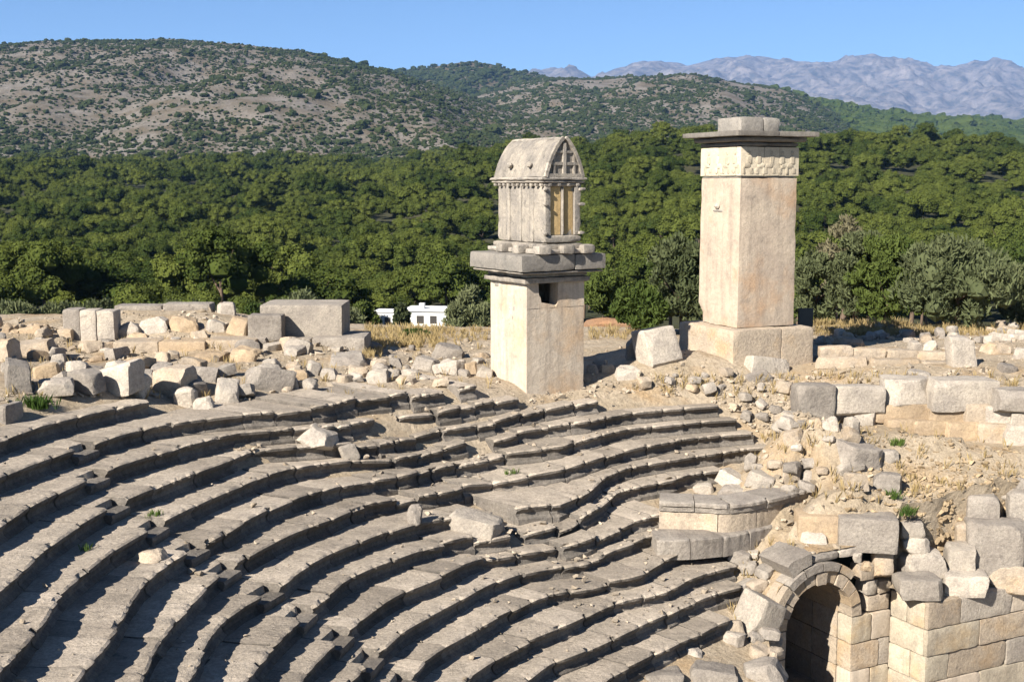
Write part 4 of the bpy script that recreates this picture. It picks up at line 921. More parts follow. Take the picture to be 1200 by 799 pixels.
# pier: two faces meeting at a corner
pier = thing("wall_pier", "pale ashlar wall pier with a sharp corner, right of the vaulted arch", "wall", (PIER.x, PIER.y, -15.0))
zt_ = PIER.z + .0
def face_run(parent, p, q, z0, z1, ncourse, nb, t, mats, name, seed):
    d = Vector((q.x - p.x, q.y - p.y, 0)); L_ = d.length; d /= L_; ang = math.atan2(d.y, d.x); r = random.Random(seed)
    hs = (z1 - z0) / ncourse
    for c in range(ncourse):
        cuts = [0] + sorted(min(.95, max(.05, (i + (.5 if c % 2 else 0) + r.uniform(-.12, .12)) / nb)) for i in range(1 if not c % 2 else 0, nb)) + [1]
        for a, b in zip(cuts[:-1], cuts[1:]):
            if (b - a) * L_ < .12: continue
            v, f = rbox(a * L_ + .004, b * L_ - .001, r.uniform(-.03, .03), t, z0 + c * hs + .004, z0 + (c + 1) * hs - .001, seed + a + c, .12, .022, .016, 5, .92, .99, 14)
            v = xf(v, (p.x, p.y, 0), ang) - np.array(parent.location)
            obj(name, v, f, M[mats[r.randrange(len(mats))]], parent, True, 28)
PEND2 = PEND + Vector((4.6, 2.2, 0))
face_run(pier, PEND, PEND2, -15.1, zt_ - .1, 4, 3, .6, ['ashlar', 'white', 'cream', 'pale_pillar'], "ashlar_block", 83)
LFT = vworld(2.72, .05, 0)
face_run(pier, PIER, PEND, -15.1, zt_ - .05, 4, 2, .6, ['ashlar', 'white', 'cream', 'pale_pillar'], "ashlar_block", 81)
face_run(pier, Vector((LFT.x, LFT.y, 0)), Vector((PIER.x - .05, PIER.y + .08, 0)), -15.1, zt_ - .06, 4, 1, .5, ['ashlar', 'ashlar'], "ashlar_block", 82)
# earth filling between the pier and the bank behind the broken wall
_p = [vworld(2.6, .3, 0), Vector((PIER.x, PIER.y + .3, 0)), Vector((PEND.x, PEND.y + .3, 0)), Vector((PEND.x + 6, PEND.y + 4, 0))]
_b = [vworld(2.6, 1.6, 0), Pd(1112, 640, 36.7), Pd(1215, 640, 37.6), Vector((PEND.x + 6, PEND.y + 7, 0))]
V_ = []; nI, nJ = 40, 12
for i in range(nI):
    t_ = i / (nI - 1) * 3; k_ = min(2, int(t_)); u_ = t_ - k_
    p_ = _p[k_].lerp(_p[k_ + 1], u_); q_ = _b[k_].lerp(_b[k_ + 1], u_)
    for j in range(nJ):
        w_ = j / (nJ - 1); xy = p_.lerp(q_, w_); V_.append((xy.x, xy.y, zt_ - .02 + .35 * w_ + .09 * float(fbm(np.array([[xy.x * 2, xy.y * 2, 3.]]), 3)[0])))
kind(obj("earth_fill", V_, grid_faces(nI, nJ)[:, ::-1], M['earth'], smooth=True), 'structure')
# ---- vaulted passage
VRZ = math.atan2(AX[1], AX[0])
vault = thing("vaulted_passage", "dark vaulted passage opening under a round stone arch at the lower right", "archway", (VX, VY, VZ), VRZ)
def wedge(r0, r1, a0, a1, y0, y1, n=3):
    A_ = np.linspace(a0, a1, n + 1); v = []; f = []
    for y_ in (y0, y1):
        for r_ in (r0, r1):
            for a in A_: v.append((r_ * math.cos(a), y_, r_ * math.sin(a)))
    m = n + 1; i = lambda s, r_, k: (s * 2 + r_) * m + k
    for k in range(n):
        f += [[i(0,0,k), i(0,0,k+1), i(0,1,k+1), i(0,1,k)], [i(1,0,k), i(1,1,k), i(1,1,k+1), i(1,0,k+1)], [i(0,1,k), i(0,1,k+1), i(1,1,k+1), i(1,1,k)], [i(0,0,k), i(1,0,k), i(1,0,k+1), i(0,0,k+1)]]
    f += [[i(0,0,0), i(0,1,0), i(1,1,0), i(1,0,0)], [i(0,0,n), i(1,0,n), i(1,1,n), i(0,1,n)]]
    v = np.array(v); v[:, 0] += .006 * fbm(v * 4, 2); v[:, 2] += .006 * fbm(v * 4 + 9, 2)
    return v, f
nv = 11
for i in range(nv):
    a0, a1 = math.pi * i / nv + .006, math.pi * (i + 1) / nv - .006
    j = rnd.uniform(-.022, .022)
    part("voussoir", wedge(VR + j, VR + .36 + j, a0 + rnd.uniform(0, .012), a1 - rnd.uniform(0, .012), -.02 + j * 2, .58), M['tan' if i % 3 == 1 else 'cream'], vault)
for i in range(2, 8):
    a0, a1 = math.pi * (.02 + .96 * i / 8) + .006, math.pi * (.02 + .96 * (i + 1) / 8) - .006
    part("archivolt", wedge(VR + .385, VR + .62, a0 + rnd.uniform(0, .02), a1 - rnd.uniform(0, .02), -.10 + rnd.uniform(-.035, .035), .5), M['grey' if i in (3, 4, 5, 7) else 'cream'], vault)
m = MB()
for i in range(14): m.add(*wedge(VR + .002, VR + .3, math.pi * i / 14, math.pi * (i + 1) / 14, .585, 9.0, 1))
m.build("barrel_vault", M['tan'], vault)
for s_ in (-1, 1):
    for c in range(4):
        z0, z1 = -3.3 + c * .825, -3.3 + (c + 1) * .825 - .004
        for y0, y1 in ((.61, 1.7), (1.708, 2.9), (2.908, 5.5), (5.508, 9.0)):
            x0, x1 = (VR, VR + .5) if s_ > 0 else (-VR - .5, -VR)
            part("jamb_block", rbox(x0, x1, y0, y1, z0, z1, y0 + c + s_ * 5, .3, .008, .012, 1, .97, 1, 5), M['cream'], vault, True, 28)
        if s_ < 0: part("jamb_block", rbox(-VR - .55, -VR, -.02, .602, z0, z1, c + 93, .3, .01, .012, 1, .97, 1, 5), M['cream'], vault, True, 28)
part("back_wall", box(-1.6, 1.6, 9.01, 9.3, -3.3, 1.5), M['tan'], vault)
m = MB()
for c in range(4):
    z0, z1 = -3.3 + c * .825, -3.3 + (c + 1) * .825 - .003
    cut = (VR, 2.0, 2.74) if c % 2 else (VR, 2.3, 2.74)
    for x0, x1 in zip(cut[:-1], cut[1:]):
        part("ashlar_block", rbox(x0 + .003, x1 - .003, rnd.uniform(-.01, .01), .602, z0, z1, x0 + c * 3 + 95, .12, .022, .018, 4, .93, .99, 12), M[rnd.choice(['ashlar', 'white', 'cream', 'pale_pillar'])], vault, True, 28)
for x0, x1, z0, z1, mt in [(1.86, 2.74, .01, .5, 'cream'), (1.80, 2.25, .51, .98, 'white'), (2.26, 2.74, .51, .92, 'cream'), (1.55, 2.1, .99, 1.5, 'cream'), ]:
    part("spandrel_block", rbox(x0, x1, rnd.uniform(0, .05), .6, z0, z1, x0 * 3 + z0 + 97, .14, .02, .03, 5, .88, .98, 7), M[mt], vault, True, 28)
for a0, a1, r1, mt in [(.56, .685, 1.0, 'grey')]:
    v, f = wedge(VR + .635, VR + r1, math.pi * a0, math.pi * a1, -.05, 1.3, 6); v = v + .11 * np.stack([fbm(v * 1.9 + q, 3) for q in (0, 9, 21)], -1)
    part("haunch_stone", (v, f), M[mt], vault, True, 30)
for x0, x1, y0, y1, mt in [(-.9, -.35, .02, 1.3, 'grey'), (-.34, .7, .0, 1.5, 'grey'), (.71, 1.5, .04, 1.2, 'white')]:
    part("cap_stone", rbox(x0, x1, y0, y1, 1.80, 2.05, x0 + 99, .15, .02, .03, 6, .86, .97, 9), M[mt], vault, True, 28)
for x0, y0, x1, y1, k, mt, lab in [(998,646,1010,658,'r','white',"small white stone in the cranny right of the arch top, upper one"),(1008,654,1022,668,'r','tan',"small tan stone in the cranny right of the arch top, lower one")]:
    put(x0, y0, x1, y1, k, mt, lab, "boulder", "stone")
# ================================================================== SMALL RUBBLE
def hullrock(seed):
    r = np.random.default_rng(seed); bm = bmesh.new()
    s = r.uniform(.6, 1.0, 3) * np.array([1, .8, .6])
    for i in range(11):
        p = r.normal(size=3); p /= np.abs(p).max() ** .6 * np.linalg.norm(p) ** .4; bm.verts.new(p * s * .5)
    res = bmesh.ops.convex_hull(bm, input=bm.verts)
    for g in [x for x in res['geom_interior'] if isinstance(x, bmesh.types.BMVert)]: bm.verts.remove(g)
    bm.verts.ensure_lookup_table(); bm.verts.index_update()
    v = np.array([x.co[:] for x in bm.verts]); f = [[q.index for q in t.verts] for t in bm.faces]; bm.free(); return v, f
ROCKS = [hullrock(i) for i in range(14)]
def strew(name, regions, mat, seed, avoid=None):
    r = np.random.default_rng(seed); m = MB()
    for x0, y0, x1, y1, n_, s0, s1 in regions:
        for i in range(n_):
            px, py = r.uniform(x0, x1), r.uniform(y0, y1)
            g = G(px, py)
            if g.y > 57.5 or (cut_mask(g.x, g.y)): continue
            th = th_of(g.x, g.y); R_ = math.hypot(g.x - CX, g.y - CY)
            hit = False
            for k, (a, b) in EXT.items():
                if a < th < b and R_ > Rk(k, th) - .05 and R_ < Rk(k, th) + .9: hit = True; break
            if hit: continue
            s = s0 * (s1 / s0) ** (r.random() ** 2.2)
            v, f = ROCKS[r.integers(len(ROCKS))]
            m.add(xf(v * s, (g.x, g.y, g.z + s * .12), r.uniform(0, 6.28), r.normal(0, .3), r.normal(0, .3)), f)
    if name.startswith('concrete'): bank_stones(m, r)
    o = m.build(name, M[mat], None); return kind(o, 'stuff')
def scatter_things(name, cat, label, group, region, n_, s0, s1, mats, seed):
    r = np.random.default_rng(seed); k_ = 0; taken = []
    while k_ < n_:
        px, py = r.uniform(region[0], region[2]), r.uniform(region[1], region[3]); g = G(px, py)
        if cut_mask(g.x, g.y) or any((g.x - a) ** 2 + (g.y - b) ** 2 < .12 for a, b in taken): n_ -= .2; continue
        th = th_of(g.x, g.y); R_ = math.hypot(g.x - CX, g.y - CY)
        if any(a < th < b and Rk(k, th) - .1 < R_ < Rk(k, th) + .95 for k, (a, b) in EXT.items()): n_ -= .2; continue
        taken.append((g.x, g.y)); s = r.uniform(s0, s1)
        v, f = rough(s * r.uniform(.9, 1.5), s * r.uniform(.7, 1.2), s * r.uniform(.5, .9), seed * 10 + k_ * 1.7, .08, 14, .6, .92, .05, .02, 8)
        o = obj(name, v, f, M[mats[int(r.integers(len(mats)))]], None, True, 24); o.location = (g.x, g.y, g.z - .05); o.rotation_euler = (r.normal(0, .18), r.normal(0, .18), r.uniform(0, 6.28))
        tag(o, label, cat, group); k_ += 1
scatter_things("rubble_stone", "stone", "broken stone in the litter between the ruined platform and top seats", "litter below the ruined platform", (60, 402, 440, 466), 48, .38, .8, ['white', 'grey', 'cream', 'tan', 'white'], 61)
scatter_things("rubble_stone", "stone", "broken stone in the litter left of the pillar tomb", "litter left of the pillar tomb", (430, 408, 572, 448), 18, .25, .5, ['white', 'grey', 'cream'], 62)
scatter_things("rubble_stone", "stone", "broken stone on the slope between the tall monument and the seats", "litter below the tall monument", (745, 440, 940, 500), 30, .25, .55, ['white', 'cream', 'grey', 'cream'], 63)
scatter_things("rubble_stone", "stone", "broken stone behind the low kerb under the trees", "litter behind the kerb", (960, 384, 1210, 404), 34, .3, .6, ['white', 'cream', 'grey'], 64)
scatter_things("rubble_stone", "stone", "broken stone on the bare slope between the seats and retaining wall", "litter on the bare slope", (880, 500, 1010, 600), 18, .25, .5, ['white', 'cream', 'grey'], 65)
scatter_things("rubble_stone", "stone", "broken stone in the heap at the far left edge", "litter of the far left heap", (-40, 376, 70, 424), 16, .3, .6, ['white', 'cream', 'tan'], 66)
scatter_things("rubble_stone", "stone", "broken stone on the slope left of the arch below the ledge step", "litter left of the arch", (846, 655, 925, 770), 22, .28, .6, ['white', 'grey', 'cream', 'grey'], 67)
strew("rubble", [(740,440,965,505,700,.07,.36),(620,446,760,474,260,.07,.38),(0,420,600,472,480,.06,.36),(945,395,1210,452,520,.06,.42),(120,360,300,402,220,.08,.5),(60,398,440,424,330,.07,.5),
    (870,470,960,560,260,.05,.3),(845,560,1060,690,260,.06,.36),(940,384,1215,402,200,.1,.55),(400,400,600,446,260,.06,.4),(690,385,960,440,160,.05,.3),(-60,372,80,400,120,.1,.5)], 'rubble', 5)
M['concrete'] = stone("rubble_concrete_core", (.50, .375, .23), (.42, .31, .19), (.24, .18, .12), .3, 1.5, .6, island=True)
def bank_stones(m, r):
    for i in range(420):
        x = r.uniform(vworld(2.7, 0, 0).x, 16.5); y = float(np.interp(x, [p.x for p in fl], [p.y for p in fl])); zt = float(hmap(x, y + .1)[0]); z = zt - r.uniform(0, 1.9)
        v, f = ROCKS[r.integers(len(ROCKS))]; m.add(xf(v * r.uniform(.12, .42), (x, y + .16, z), r.uniform(0, 6.28), r.normal(0, .5)), f)
strew("concrete_core_rubble", [(990,498,1210,610,800,.05,.30),(1056,545,1180,606,420,.08,.3)], 'concrete', 6)
# chips and earth crumbs lying on the treads
r = np.random.default_rng(8); m = MB()
for i in range(520):
    k = int(r.integers(0, 13)); a, b = EXT[k]; th = r.uniform(a, b) if r.random() < .45 else r.normal(134, 8)
    if not a < th < b: continue
    w = depth_k(k, th) - .3; u = r.uniform(.1, max(.2, w)); x, y = pol(th, Rk(k, th) + u); s = .05 * (6 ** (r.random() ** 2.5))
    v, f = ROCKS[r.integers(len(ROCKS))]
    m.add(xf(v * s, (x, y, zk(k, th) - .005 + s * .15), r.uniform(0, 6.28)), f)
kind(m.build("stone_chips", M['rubble'], None), 'stuff')

# ================================================================== VEGETATION
def cards(P, Nrm, size, r, asp=1.0, jit=.6):
    """leaf cards: small quads facing roughly along Nrm"""
    n = len(P); Nn = Nrm + r.normal(0, jit, (n, 3)); Nn /= np.linalg.norm(Nn, axis=1)[:, None] + 1e-9
    a = np.cross(Nn, r.normal(size=(n, 3))); a /= np.linalg.norm(a, axis=1)[:, None] + 1e-9; b = np.cross(Nn, a)
    if asp > 1.5: a, b = b * .8, Nn + np.array([0, 0, .35])        # long leaves pointing outwards
    s = (size * r.uniform(.6, 1.3, n))[:, None]
    a = a * s; b = b * s * asp
    v = np.stack([P - a - b * .6, P + a * .2 - b, P + a + b * .5, P - a * .3 + b], 1).reshape(-1, 3)
    f = np.arange(4 * n).reshape(n, 4).tolist(); return v, f
_b = bmesh.new(); bmesh.ops.create_icosphere(_b, subdivisions=1, radius=1.0); _b.verts.index_update()
ICO = (np.array([x.co[:] for x in _b.verts]), [[q.index for q in t.verts] for t in _b.faces]); _b.free()
def crown_mesh(name, seed, rx, rz_, zc, nclump, ncard, csize, lsize, mat, asp=1.0, lowcut=-.35, flat=.7, jit=.55, solid=True):
    r = np.random.default_rng(seed); PP = []; NN = []; CORE = []
    for i in range(nclump):
        d = r.normal(size=3); d /= np.linalg.norm(d)
        if d[2] < lowcut: d[2] = -d[2] * .5
        rad = r.uniform(.72, 1.0)
        lop = 1 + .34 * math.sin(3 * math.atan2(d[1], d[0]) + seed)
        c = np.array([d[0] * rx * rad * lop, d[1] * rx * rad * lop, zc + d[2] * rz_ * rad])
        cs = csize * r.uniform(.5, 1.5); c[2] += r.normal(0, .12 * rz_)
        CORE.append((c, cs * (.70 if asp < 1.5 else .55), cs * (.70 if asp < 1.5 else .55) * flat))
        q = r.normal(size=(ncard, 3)); q /= np.linalg.norm(q, axis=1)[:, None]; q[:, 2] = np.where(q[:, 2] < -.3, -q[:, 2], q[:, 2])
        PP.append(c + q * np.array([cs, cs, cs * flat]) * (r.uniform(.6, 1.05, ncard) ** .5)[:, None]); NN.append(q + np.array([0, 0, .25]))
    P = np.concatenate(PP); Nn = np.concatenate(NN)
    v, f = cards(P, Nn, np.full(len(P), lsize), r, asp, jit)
    if solid:
        vs_ = [v]; n_ = len(v)
        for c, a, b in CORE:
            vs_.append(ICO[0] * np.array([a, a, b]) * r.uniform(.85, 1.1, (len(ICO[0]), 1)) + c); f = f + [[i + n_ for i in q] for q in ICO[1]]; n_ += len(ICO[0])
        v = np.concatenate(vs_)
    return mesh_of(name, v, f, mat)
def trunk_mesh(name, seed, h, r0, lean=.1, limbs=4, mat=None, spread=.5):
    r = random.Random(seed); m = MB()
    def tube(p, q, a, b, n=6, seg=4):
        p, q = np.array(p, float), np.array(q, float); d = q - p; L_ = np.linalg.norm(d); d /= L_
        u = np.cross(d, [0, 1, .3]); u /= np.linalg.norm(u); w = np.cross(d, u); v = []; f = []
        for i in range(seg + 1):
            t = i / seg; c = p + (q - p) * t + (u * math.sin(t * 5 + seed) + w * math.cos(t * 4 + seed)) * .035 * L_ * (1 - abs(2 * t - 1)); rr = a + (b - a) * t
            for k in range(n):
                an = 2 * math.pi * k / n; v.append(c + (u * math.cos(an) + w * math.sin(an)) * rr)
        for i in range(seg):
            for k in range(n): f.append([i * n + k, i * n + (k + 1) % n, (i + 1) * n + (k + 1) % n, (i + 1) * n + k])
        m.add(np.array(v), f)
    top = np.array([lean * h * math.cos(seed), lean * h * math.sin(seed), h * .62])
    tube((0, 0, -.4), top, r0, r0 * .6)
    for i in range(limbs):
        an = 2 * math.pi * i / limbs + r.uniform(-.4, .4); L_ = h * spread * r.uniform(.7, 1.1)
        tube(top * r.uniform(.75, 1.0), top + np.array([math.cos(an) * L_ * .8, math.sin(an) * L_ * .8, L_ * r.uniform(.5, .9)]), r0 * .45, r0 * .12, 5, 3)
    return mesh_of(name, np.concatenate(m.v), m.f, mat, True)
PINE = []
for i in range(6):
    hh = (6.5, 8.0, 7.2, 9.0, 6.0, 7.6)[i]; rx = (3.0, 3.5, 3.8, 3.3, 2.8, 4.0)[i]
    PINE.append((crown_mesh("crown", 300 + i, rx * .98, hh * .33, hh * .64, 52, 200, 1.02, .10, M['pine'], .9, -.25, .75, .38), trunk_mesh("trunk", 320 + i, hh, .2, .06, 4, M['bark'], .35)))
# ---- forest positions
r = np.random.default_rng(21); cand = []
for i in range(26000):
    Y = math.sqrt(r.uniform(120 ** 2, 1350 ** 2)); px = r.uniform(-120, 1320); cand.append((Y * (px - 600) / FPX, Y, px))
cell = {}; trees = []
for X, Y, px in sorted(cand, key=lambda c: r.random()):
    if Y < 150 and px > 400: continue
    lim = 5.1 + Y * .0060
    bare = fbm2(np.array([X]), np.array([Y]), 60, 3, 8.0)[0]
    if Y > 1000 and bare > .12: continue
    kx, ky = int(X // 14), int(Y // 14); okk = True
    for a in (-1, 0, 1):
        for b in (-1, 0, 1):
            for (x2, y2) in cell.get((kx + a, ky + b), ()):
                if (x2 - X) ** 2 + (y2 - Y) ** 2 < lim * lim: okk = False; break
    if okk: cell.setdefault((kx, ky), []).append((X, Y)); trees.append((X, Y, px))
tz = valley_z(np.array([t[0] for t in trees]), np.array([t[1] for t in trees]))
order = np.argsort([t[1] for t in trees])
fr = []
near = []; far = []
for i in order:
    X, Y, px = trees[i]; s = r.uniform(.68, 1.32) * (1 + Y * .00028)
    top = YH - (tz[i] + 7 * s) / Y * FPX
    if len(near) < 285 and -20 < px < 1220 and top < 375: near.append((X, Y, tz[i], s))
    else: far.append((X, Y, tz[i], s))
crown_src = {}
for i, (X, Y, z, s) in enumerate(near):
    kx = int(r.integers(6)) if i > 5 else i
    pxx = 600 + FPX * X / Y
    wh, gr = [("left of the white house", "pines left of the white house"), ("between the white house and the pillar tomb", "pines behind the house and tomb"), ("seen between the pillar tomb and the tall monument", "pines between the two monuments"), ("seen right of the tall monument", "pines right of the tall monument")][0 if pxx < 440 else 1 if pxx < 600 else 2 if pxx < 850 else 3]
    t = thing("pine_tree", "bushy green pine of the near forest " + wh, "pine tree", (X, Y, z), r.uniform(0, 6.28), gr)
    t.scale = (s, s, s * r.uniform(.8, 1.3))
    c = link(bpy.data.objects.new("crown", PINE[kx][0]), t); link(bpy.data.objects.new("trunk", PINE[kx][1]), t)
    crown_src.setdefault(kx, c)
fa = np.array(far); m_ = len(fa)
scatter("pine_forest", fa[:, :3], np.c_[fa[:, 3], fa[:, 3], fa[:, 3] * r.uniform(.8, 1.3, m_)], r.uniform(0, 6.28, m_), r.integers(0, 6, m_), [crown_src[i] for i in range(6)])
# ---- olives and shrubs, each its own
def bush(px, pyb, D, w, h, mat, label, name="olive_tree", cat="olive tree", dens_=1.0, seed=0, trunk=True, lsize=.085, zb=None, flat=.8):
    p = Pd(px, pyb, D)
    if zb is not None: p.z = zb
    t = thing(name, label, cat, p)
    nc = int(58 * dens_ * max(1, w / 4)); hb = h * (.05 if trunk else .03)
    me = crown_mesh("crown", 500 + seed, w * .40, (h - hb) * .44, hb + (h - hb) * .5, nc, 90, w * .125, lsize * .72 * (D / 60) ** .7, M[mat], 2.4, -.98, 1.0, .8)
    link(bpy.data.objects.new("crown", me), t)
    link(bpy.data.objects.new("trunk", trunk_mesh("trunk", 600 + seed, h * .6, .035 * h if trunk else .03, .08, 5, M['bark'], .5)), t)
    return t
bush(1122, 389, 59, 5.2, 4.5, 'olive', "large round grey-green olive tree behind the round-topped slab at right", seed=1, dens_=1.3)
bush(1036, 388, 62, 3.1, 5.0, 'oliveg', "bright dark-green tree standing left of the large olive tree", "bushy_tree", "tree", seed=2, dens_=1.3)
bush(1000, 387, 64, 3.0, 5.4, 'olive', "tall pale olive tree left of the dark-green tree", seed=3)
bush(988, 380, 70, 3.0, 6.2, 'dryleaf', "tall half-dry tree with greyish twigs behind the pale olive tree", "dry_tree", "tree", seed=4, dens_=.6)
bush(956, 387, 65, 2.7, 4.4, 'olive', "dark olive tree just right of the tall monument", seed=5)
bush(800, 388, 58, 3.4, 4.4, 'olive', "grey-green olive tree partly hidden behind the left side of the monument", seed=6, dens_=1.2)
bush(752, 388, 57, 2.5, 2.0, 'oliveg', "low yellow-green shrub left of the olive tree by the monument", "shrub", "shrub", seed=7, trunk=False)
bush(1206, 390, 61, 3.2, 3.6, 'olive', "olive tree cut by the right edge of the view", seed=8)
bush(1068, 372, 80, 2.8, 4.6, 'oliveg', "green tree rising behind the gap left of the large olive tree", "bushy_tree", "tree", seed=9)
bush(706, 372, 84, 3.2, 3.4, 'oliveg', "dark shrub right of the pillar tomb above the clay bank", "shrub", "shrub", seed=10, trunk=False)
bush(486, 402, 55, 1.5, .45, 'oliveg', "low green bush in the dry grass left of the pillar tomb", "shrub", "shrub", seed=11, trunk=False, lsize=.05)
bush(628, 390, 62, 1.0, .8, 'olive', "small shrub behind the left face of the pillar tomb", "shrub", "shrub", seed=12, trunk=False)
for i, (px, D, w, h, mt, lab) in enumerate([(18,96,5.4,4.6,'olive',"olive tree at the far left edge behind the heap of stones"),(70,99,4.6,4.4,'olive',"olive tree behind the left end of the ruined platform"),(118,104,5.0,4.6,'olive',"low olive tree behind the left half of the ruined platform"),
    (165,100,4.2,4.2,'oliveg',"green tree behind the middle of the ruined platform"),(214,102,5.2,5.0,'olive',"pale olive tree behind the middle of the ruined platform"),(262,98,4.0,4.2,'olive',"olive tree behind the pointed rock of the platform"),
    (310,104,4.4,4.6,'oliveg',"green tree behind the big platform block"),(352,99,5.0,5.2,'olive',"broad olive tree right behind the big platform block"),(398,102,4.2,4.4,'olive',"olive tree above the right corner of the platform"),
    (424,106,3.0,4.0,'oliveg',"green tree left of the white house"),(471,98,1.5,4.2,'olive',"grey olive tree in front of the white house between its two parts"),(550,97,3.6,5.2,'olive',"dark olive tree right of the white house"),(574,100,2.8,4.0,'oliveg',"green shrub between the white house and the pillar tomb")]):
    X = (px - 600) / FPX * D; bush(px, 380, D, w, h, mt, lab, seed=20 + i, zb=float(valley_z(np.array([X]), np.array([D]))[0]) + (1.4 if px > 400 else .8), name="olive_tree" if mt == 'olive' else "bushy_tree", cat="olive tree" if mt == 'olive' else "tree")
# ---- grass
def blades(name, spots, mat, seed, hmin=.18, hmax=.5, w=.012):
    r = np.random.default_rng(seed); V = []; F = []
    for (x, y, z) in spots:
        for b in range(int(r.integers(5, 10))):
            a = r.uniform(0, 6.28); l = r.uniform(hmin, hmax); le = r.uniform(.1, .55); q = r.uniform(0, .10); c, s_ = math.cos(a), math.sin(a)
            bx, by = x + c * q, y + s_ * q; k = len(V)
            V += [(bx - s_ * w, by + c * w, z - .03), (bx + s_ * w, by - c * w, z - .03), (bx + c * l * le * .4 + s_ * w * .7, by + s_ * l * le * .4 - c * w * .7, z + l * .6), (bx + c * l * le, by + s_ * l * le, z + l)]
            F.append([k, k + 1, k + 2]); F.append([k, k + 2, k + 3])
    return V, F
r = np.random.default_rng(31); sp = []
for x0, y0, x1, y1, n_ in [(428,384,520,408,420),(520,386,572,400,70),(940,378,1065,394,460),(1060,384,1215,394,340),(690,384,760,398,80),(420,404,450,420,60),(0,400,600,468,170),(740,440,1200,472,150),(880,500,1200,600,110),(850,640,930,740,40)]:
    for i in range(n_):
        g = G(r.uniform(x0, x1), r.uniform(y0, y1))
        if not (cut_mask(g.x, g.y) or any(a < th_of(g.x, g.y) < b and Rk(k, th_of(g.x, g.y)) - .1 < math.hypot(g.x - CX, g.y - CY) < Rk(k, th_of(g.x, g.y)) + .95 for k, (a, b) in EXT.items())): sp.append((g.x, g.y, g.z))
v, f = blades("dry_grass", sp, M['straw'], 32, .12, .36, .012); kind(obj("dry_grass", v, f, M['straw']), 'stuff')
def tuft(px, py, n_, rad, hmin, hmax, mat, label, name="weed", cat="weed"):
    g = G(px, py); rr = np.random.default_rng(int(px)); q = rr.normal(0, rad, (n_, 2)) * np.array([1.3, .7])
    v, f = blades(name, [(a, b, 0) for a, b in q], mat, int(px) + 1, hmin, hmax, .011)
    o = obj(name, v, f, M[mat]); o.location = (g.x, g.y, g.z + .02); return tag(o, label, cat)
t_ = tuft(42, 479, 46, .2, .15, .38, 'weed', "spiky green grass tuft on the ground at left beside the grey block", "grass_tuft", "grass")
tuft(348, 457, 14, .07, .1, .28, 'weed', "green weed at the foot of the tipped squared block")
tuft(1051, 523, 14, .07, .1, .25, 'weed', "green weed beside the jutting hollow-faced block")
tuft(1046, 584, 16, .08, .1, .28, 'weed', "green weed below the grey rounded block on the right slope")
tuft(1064, 606, 16, .08, .1, .3, 'weed', "green weed on the edge of the pit below the rubble layers")
tuft(835, 645, 12, .06, .1, .28, 'weed', "green weed in front of the step below the moulded ledge")
tuft(912, 656, 9, .05, .08, .2, 'weed', "little green weed on top of the arch stones")
def seat_tuft(k, th, u, label, n_=10):
    x, y = pol(th, Rk(k, th) + u); rr = np.random.default_rng(int(th * 7)); q = rr.normal(0, .09, (n_, 2))
    v, f = blades("weed", [(a, b, 0) for a, b in q], 'weed', int(th), .05, .16, .01); o = obj("weed", v, f, M['weed']); o.location = (x, y, zk(k, th)); tag(o, label, "weed")
seat_tuft(3, 160.0, .5, "patch of green weeds on the lower left seats above the cream boulder")
seat_tuft(3, 166.5, .6, "thin green weed on a lower left tread, left of the weed patch", 5)
seat_tuft(5, 131, .55, "green weeds growing in the sunken middle of the seats")
# ---- clay bank right of the pillar tomb
V = []; F = []
for name, px, D, w, h in [("clay_bank", 711, 80, 4.2, .75)]:
    p = Pd(px, 387, D); v, f = rough(w, 2.0, h + 1.0, D + .3, .2, 14, .6, .9, .15, .1, 12)
    kind(obj(name, v + np.array([p.x, p.y, p.z - 1.0]), f, M['redearth'], None, True, 40), 'structure')
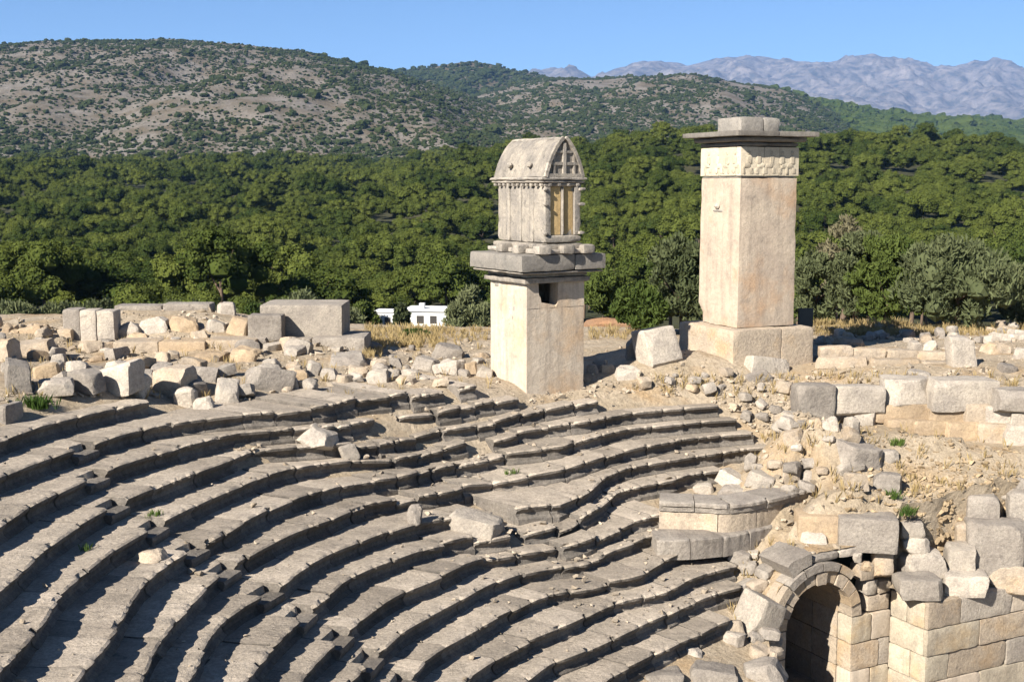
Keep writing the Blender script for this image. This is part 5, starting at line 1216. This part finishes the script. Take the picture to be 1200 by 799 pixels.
# ---- house among the trees
M['plaster'] = plain("white_plaster", (.62, .61, .58), .85, .04, 3); M['dark'] = plain("dark_opening", (.05, .045, .04), .5, .1); M['board'] = plain("dark_board", (.045, .055, .06), .5, .2)
HD = 108; hp_ = Pd(500, 380, HD); hz0 = float(valley_z(np.array([hp_.x]), np.array([HD]))[0])
house = thing("white_house", "small white house with a chimney half hidden among trees below the plateau", "house", (hp_.x, hp_.y, hz0), math.radians(-8))
zz = lambda py: Pd(500, py, HD).z - hz0
part("wall", box(-1.9, 1.9, 0, 3, 0, zz(365)), M['plaster'], house); part("roof", box(-2.05, 2.05, -.15, 3.1, zz(365) + .003, zz(363) + .05), M['plaster'], house)
part("chimney", box(-.75, -.3, .4, .9, zz(363) + .053, zz(356)), M['plaster'], house); part("window", box(-.9, -.25, -.02, .05, zz(379), zz(370)), M['dark'], house); part("window", box(.3, .9, -.02, .05, zz(379), zz(370)), M['dark'], house)
part("stair_wall", prism_y([(1.91, 0), (3.0, 0), (3.0, zz(386)), (1.91, zz(370))], -.3, .2), M['plaster'], house)
h2 = Pd(452, 380, HD); hut = thing("white_outbuilding", "white outbuilding left of the small white house, half behind trees", "house", (h2.x, h2.y, hz0), math.radians(-8))
part("wall", box(-.9, .9, 0, 1.6, 0, zz(366)), M['plaster'], hut); part("roof", box(-1.0, 1.0, -.1, 1.7, zz(366) + .003, zz(364)), M['plaster'], hut); part("doorway", box(-.1, .45, -.02, .05, 0, zz(372)), M['dark'], hut)
# ---- information board right of the monument
g = Pd(944, 384, 50); gz_ = float(hmap(g.x, g.y)[0]); bd = thing("information_board", "dark information board on two legs just right of the tall monument", "sign", (g.x, g.y, gz_), math.radians(12))
bt, bb = Pd(944, 362, 50).z - gz_, Pd(944, 382, 50).z - gz_
part("panel", box(-.30, .30, -.02, .02, bb, bt), M['board'], bd); part("frame", box(-.33, .33, .022, .045, bb - .03, bt + .03), M['dark'], bd)
for x in (-.28, .28): part("leg", box(x - .02, x + .02, .047, .085, -.1, bt), M['dark'], bd)

# ================================================================== AIR
v, f = box(-17000, 17000, -300, 19500, -40, 1760)
hz = obj("haze", v, f, None)
hm = bpy.data.materials.new("thin_haze"); hm.use_nodes = True
hn = hm.node_tree.nodes; hl = hm.node_tree.links; hn.remove(hn["Principled BSDF"])
pv = hn.new("ShaderNodeVolumePrincipled"); pv.inputs["Color"].default_value = (.30, .54, 1.0, 1); pv.inputs["Density"].default_value = 3.7e-5
hl.new(pv.outputs[0], hn["Material Output"].inputs["Volume"]); hz.data.materials.append(hm); kind(hz, 'stuff')
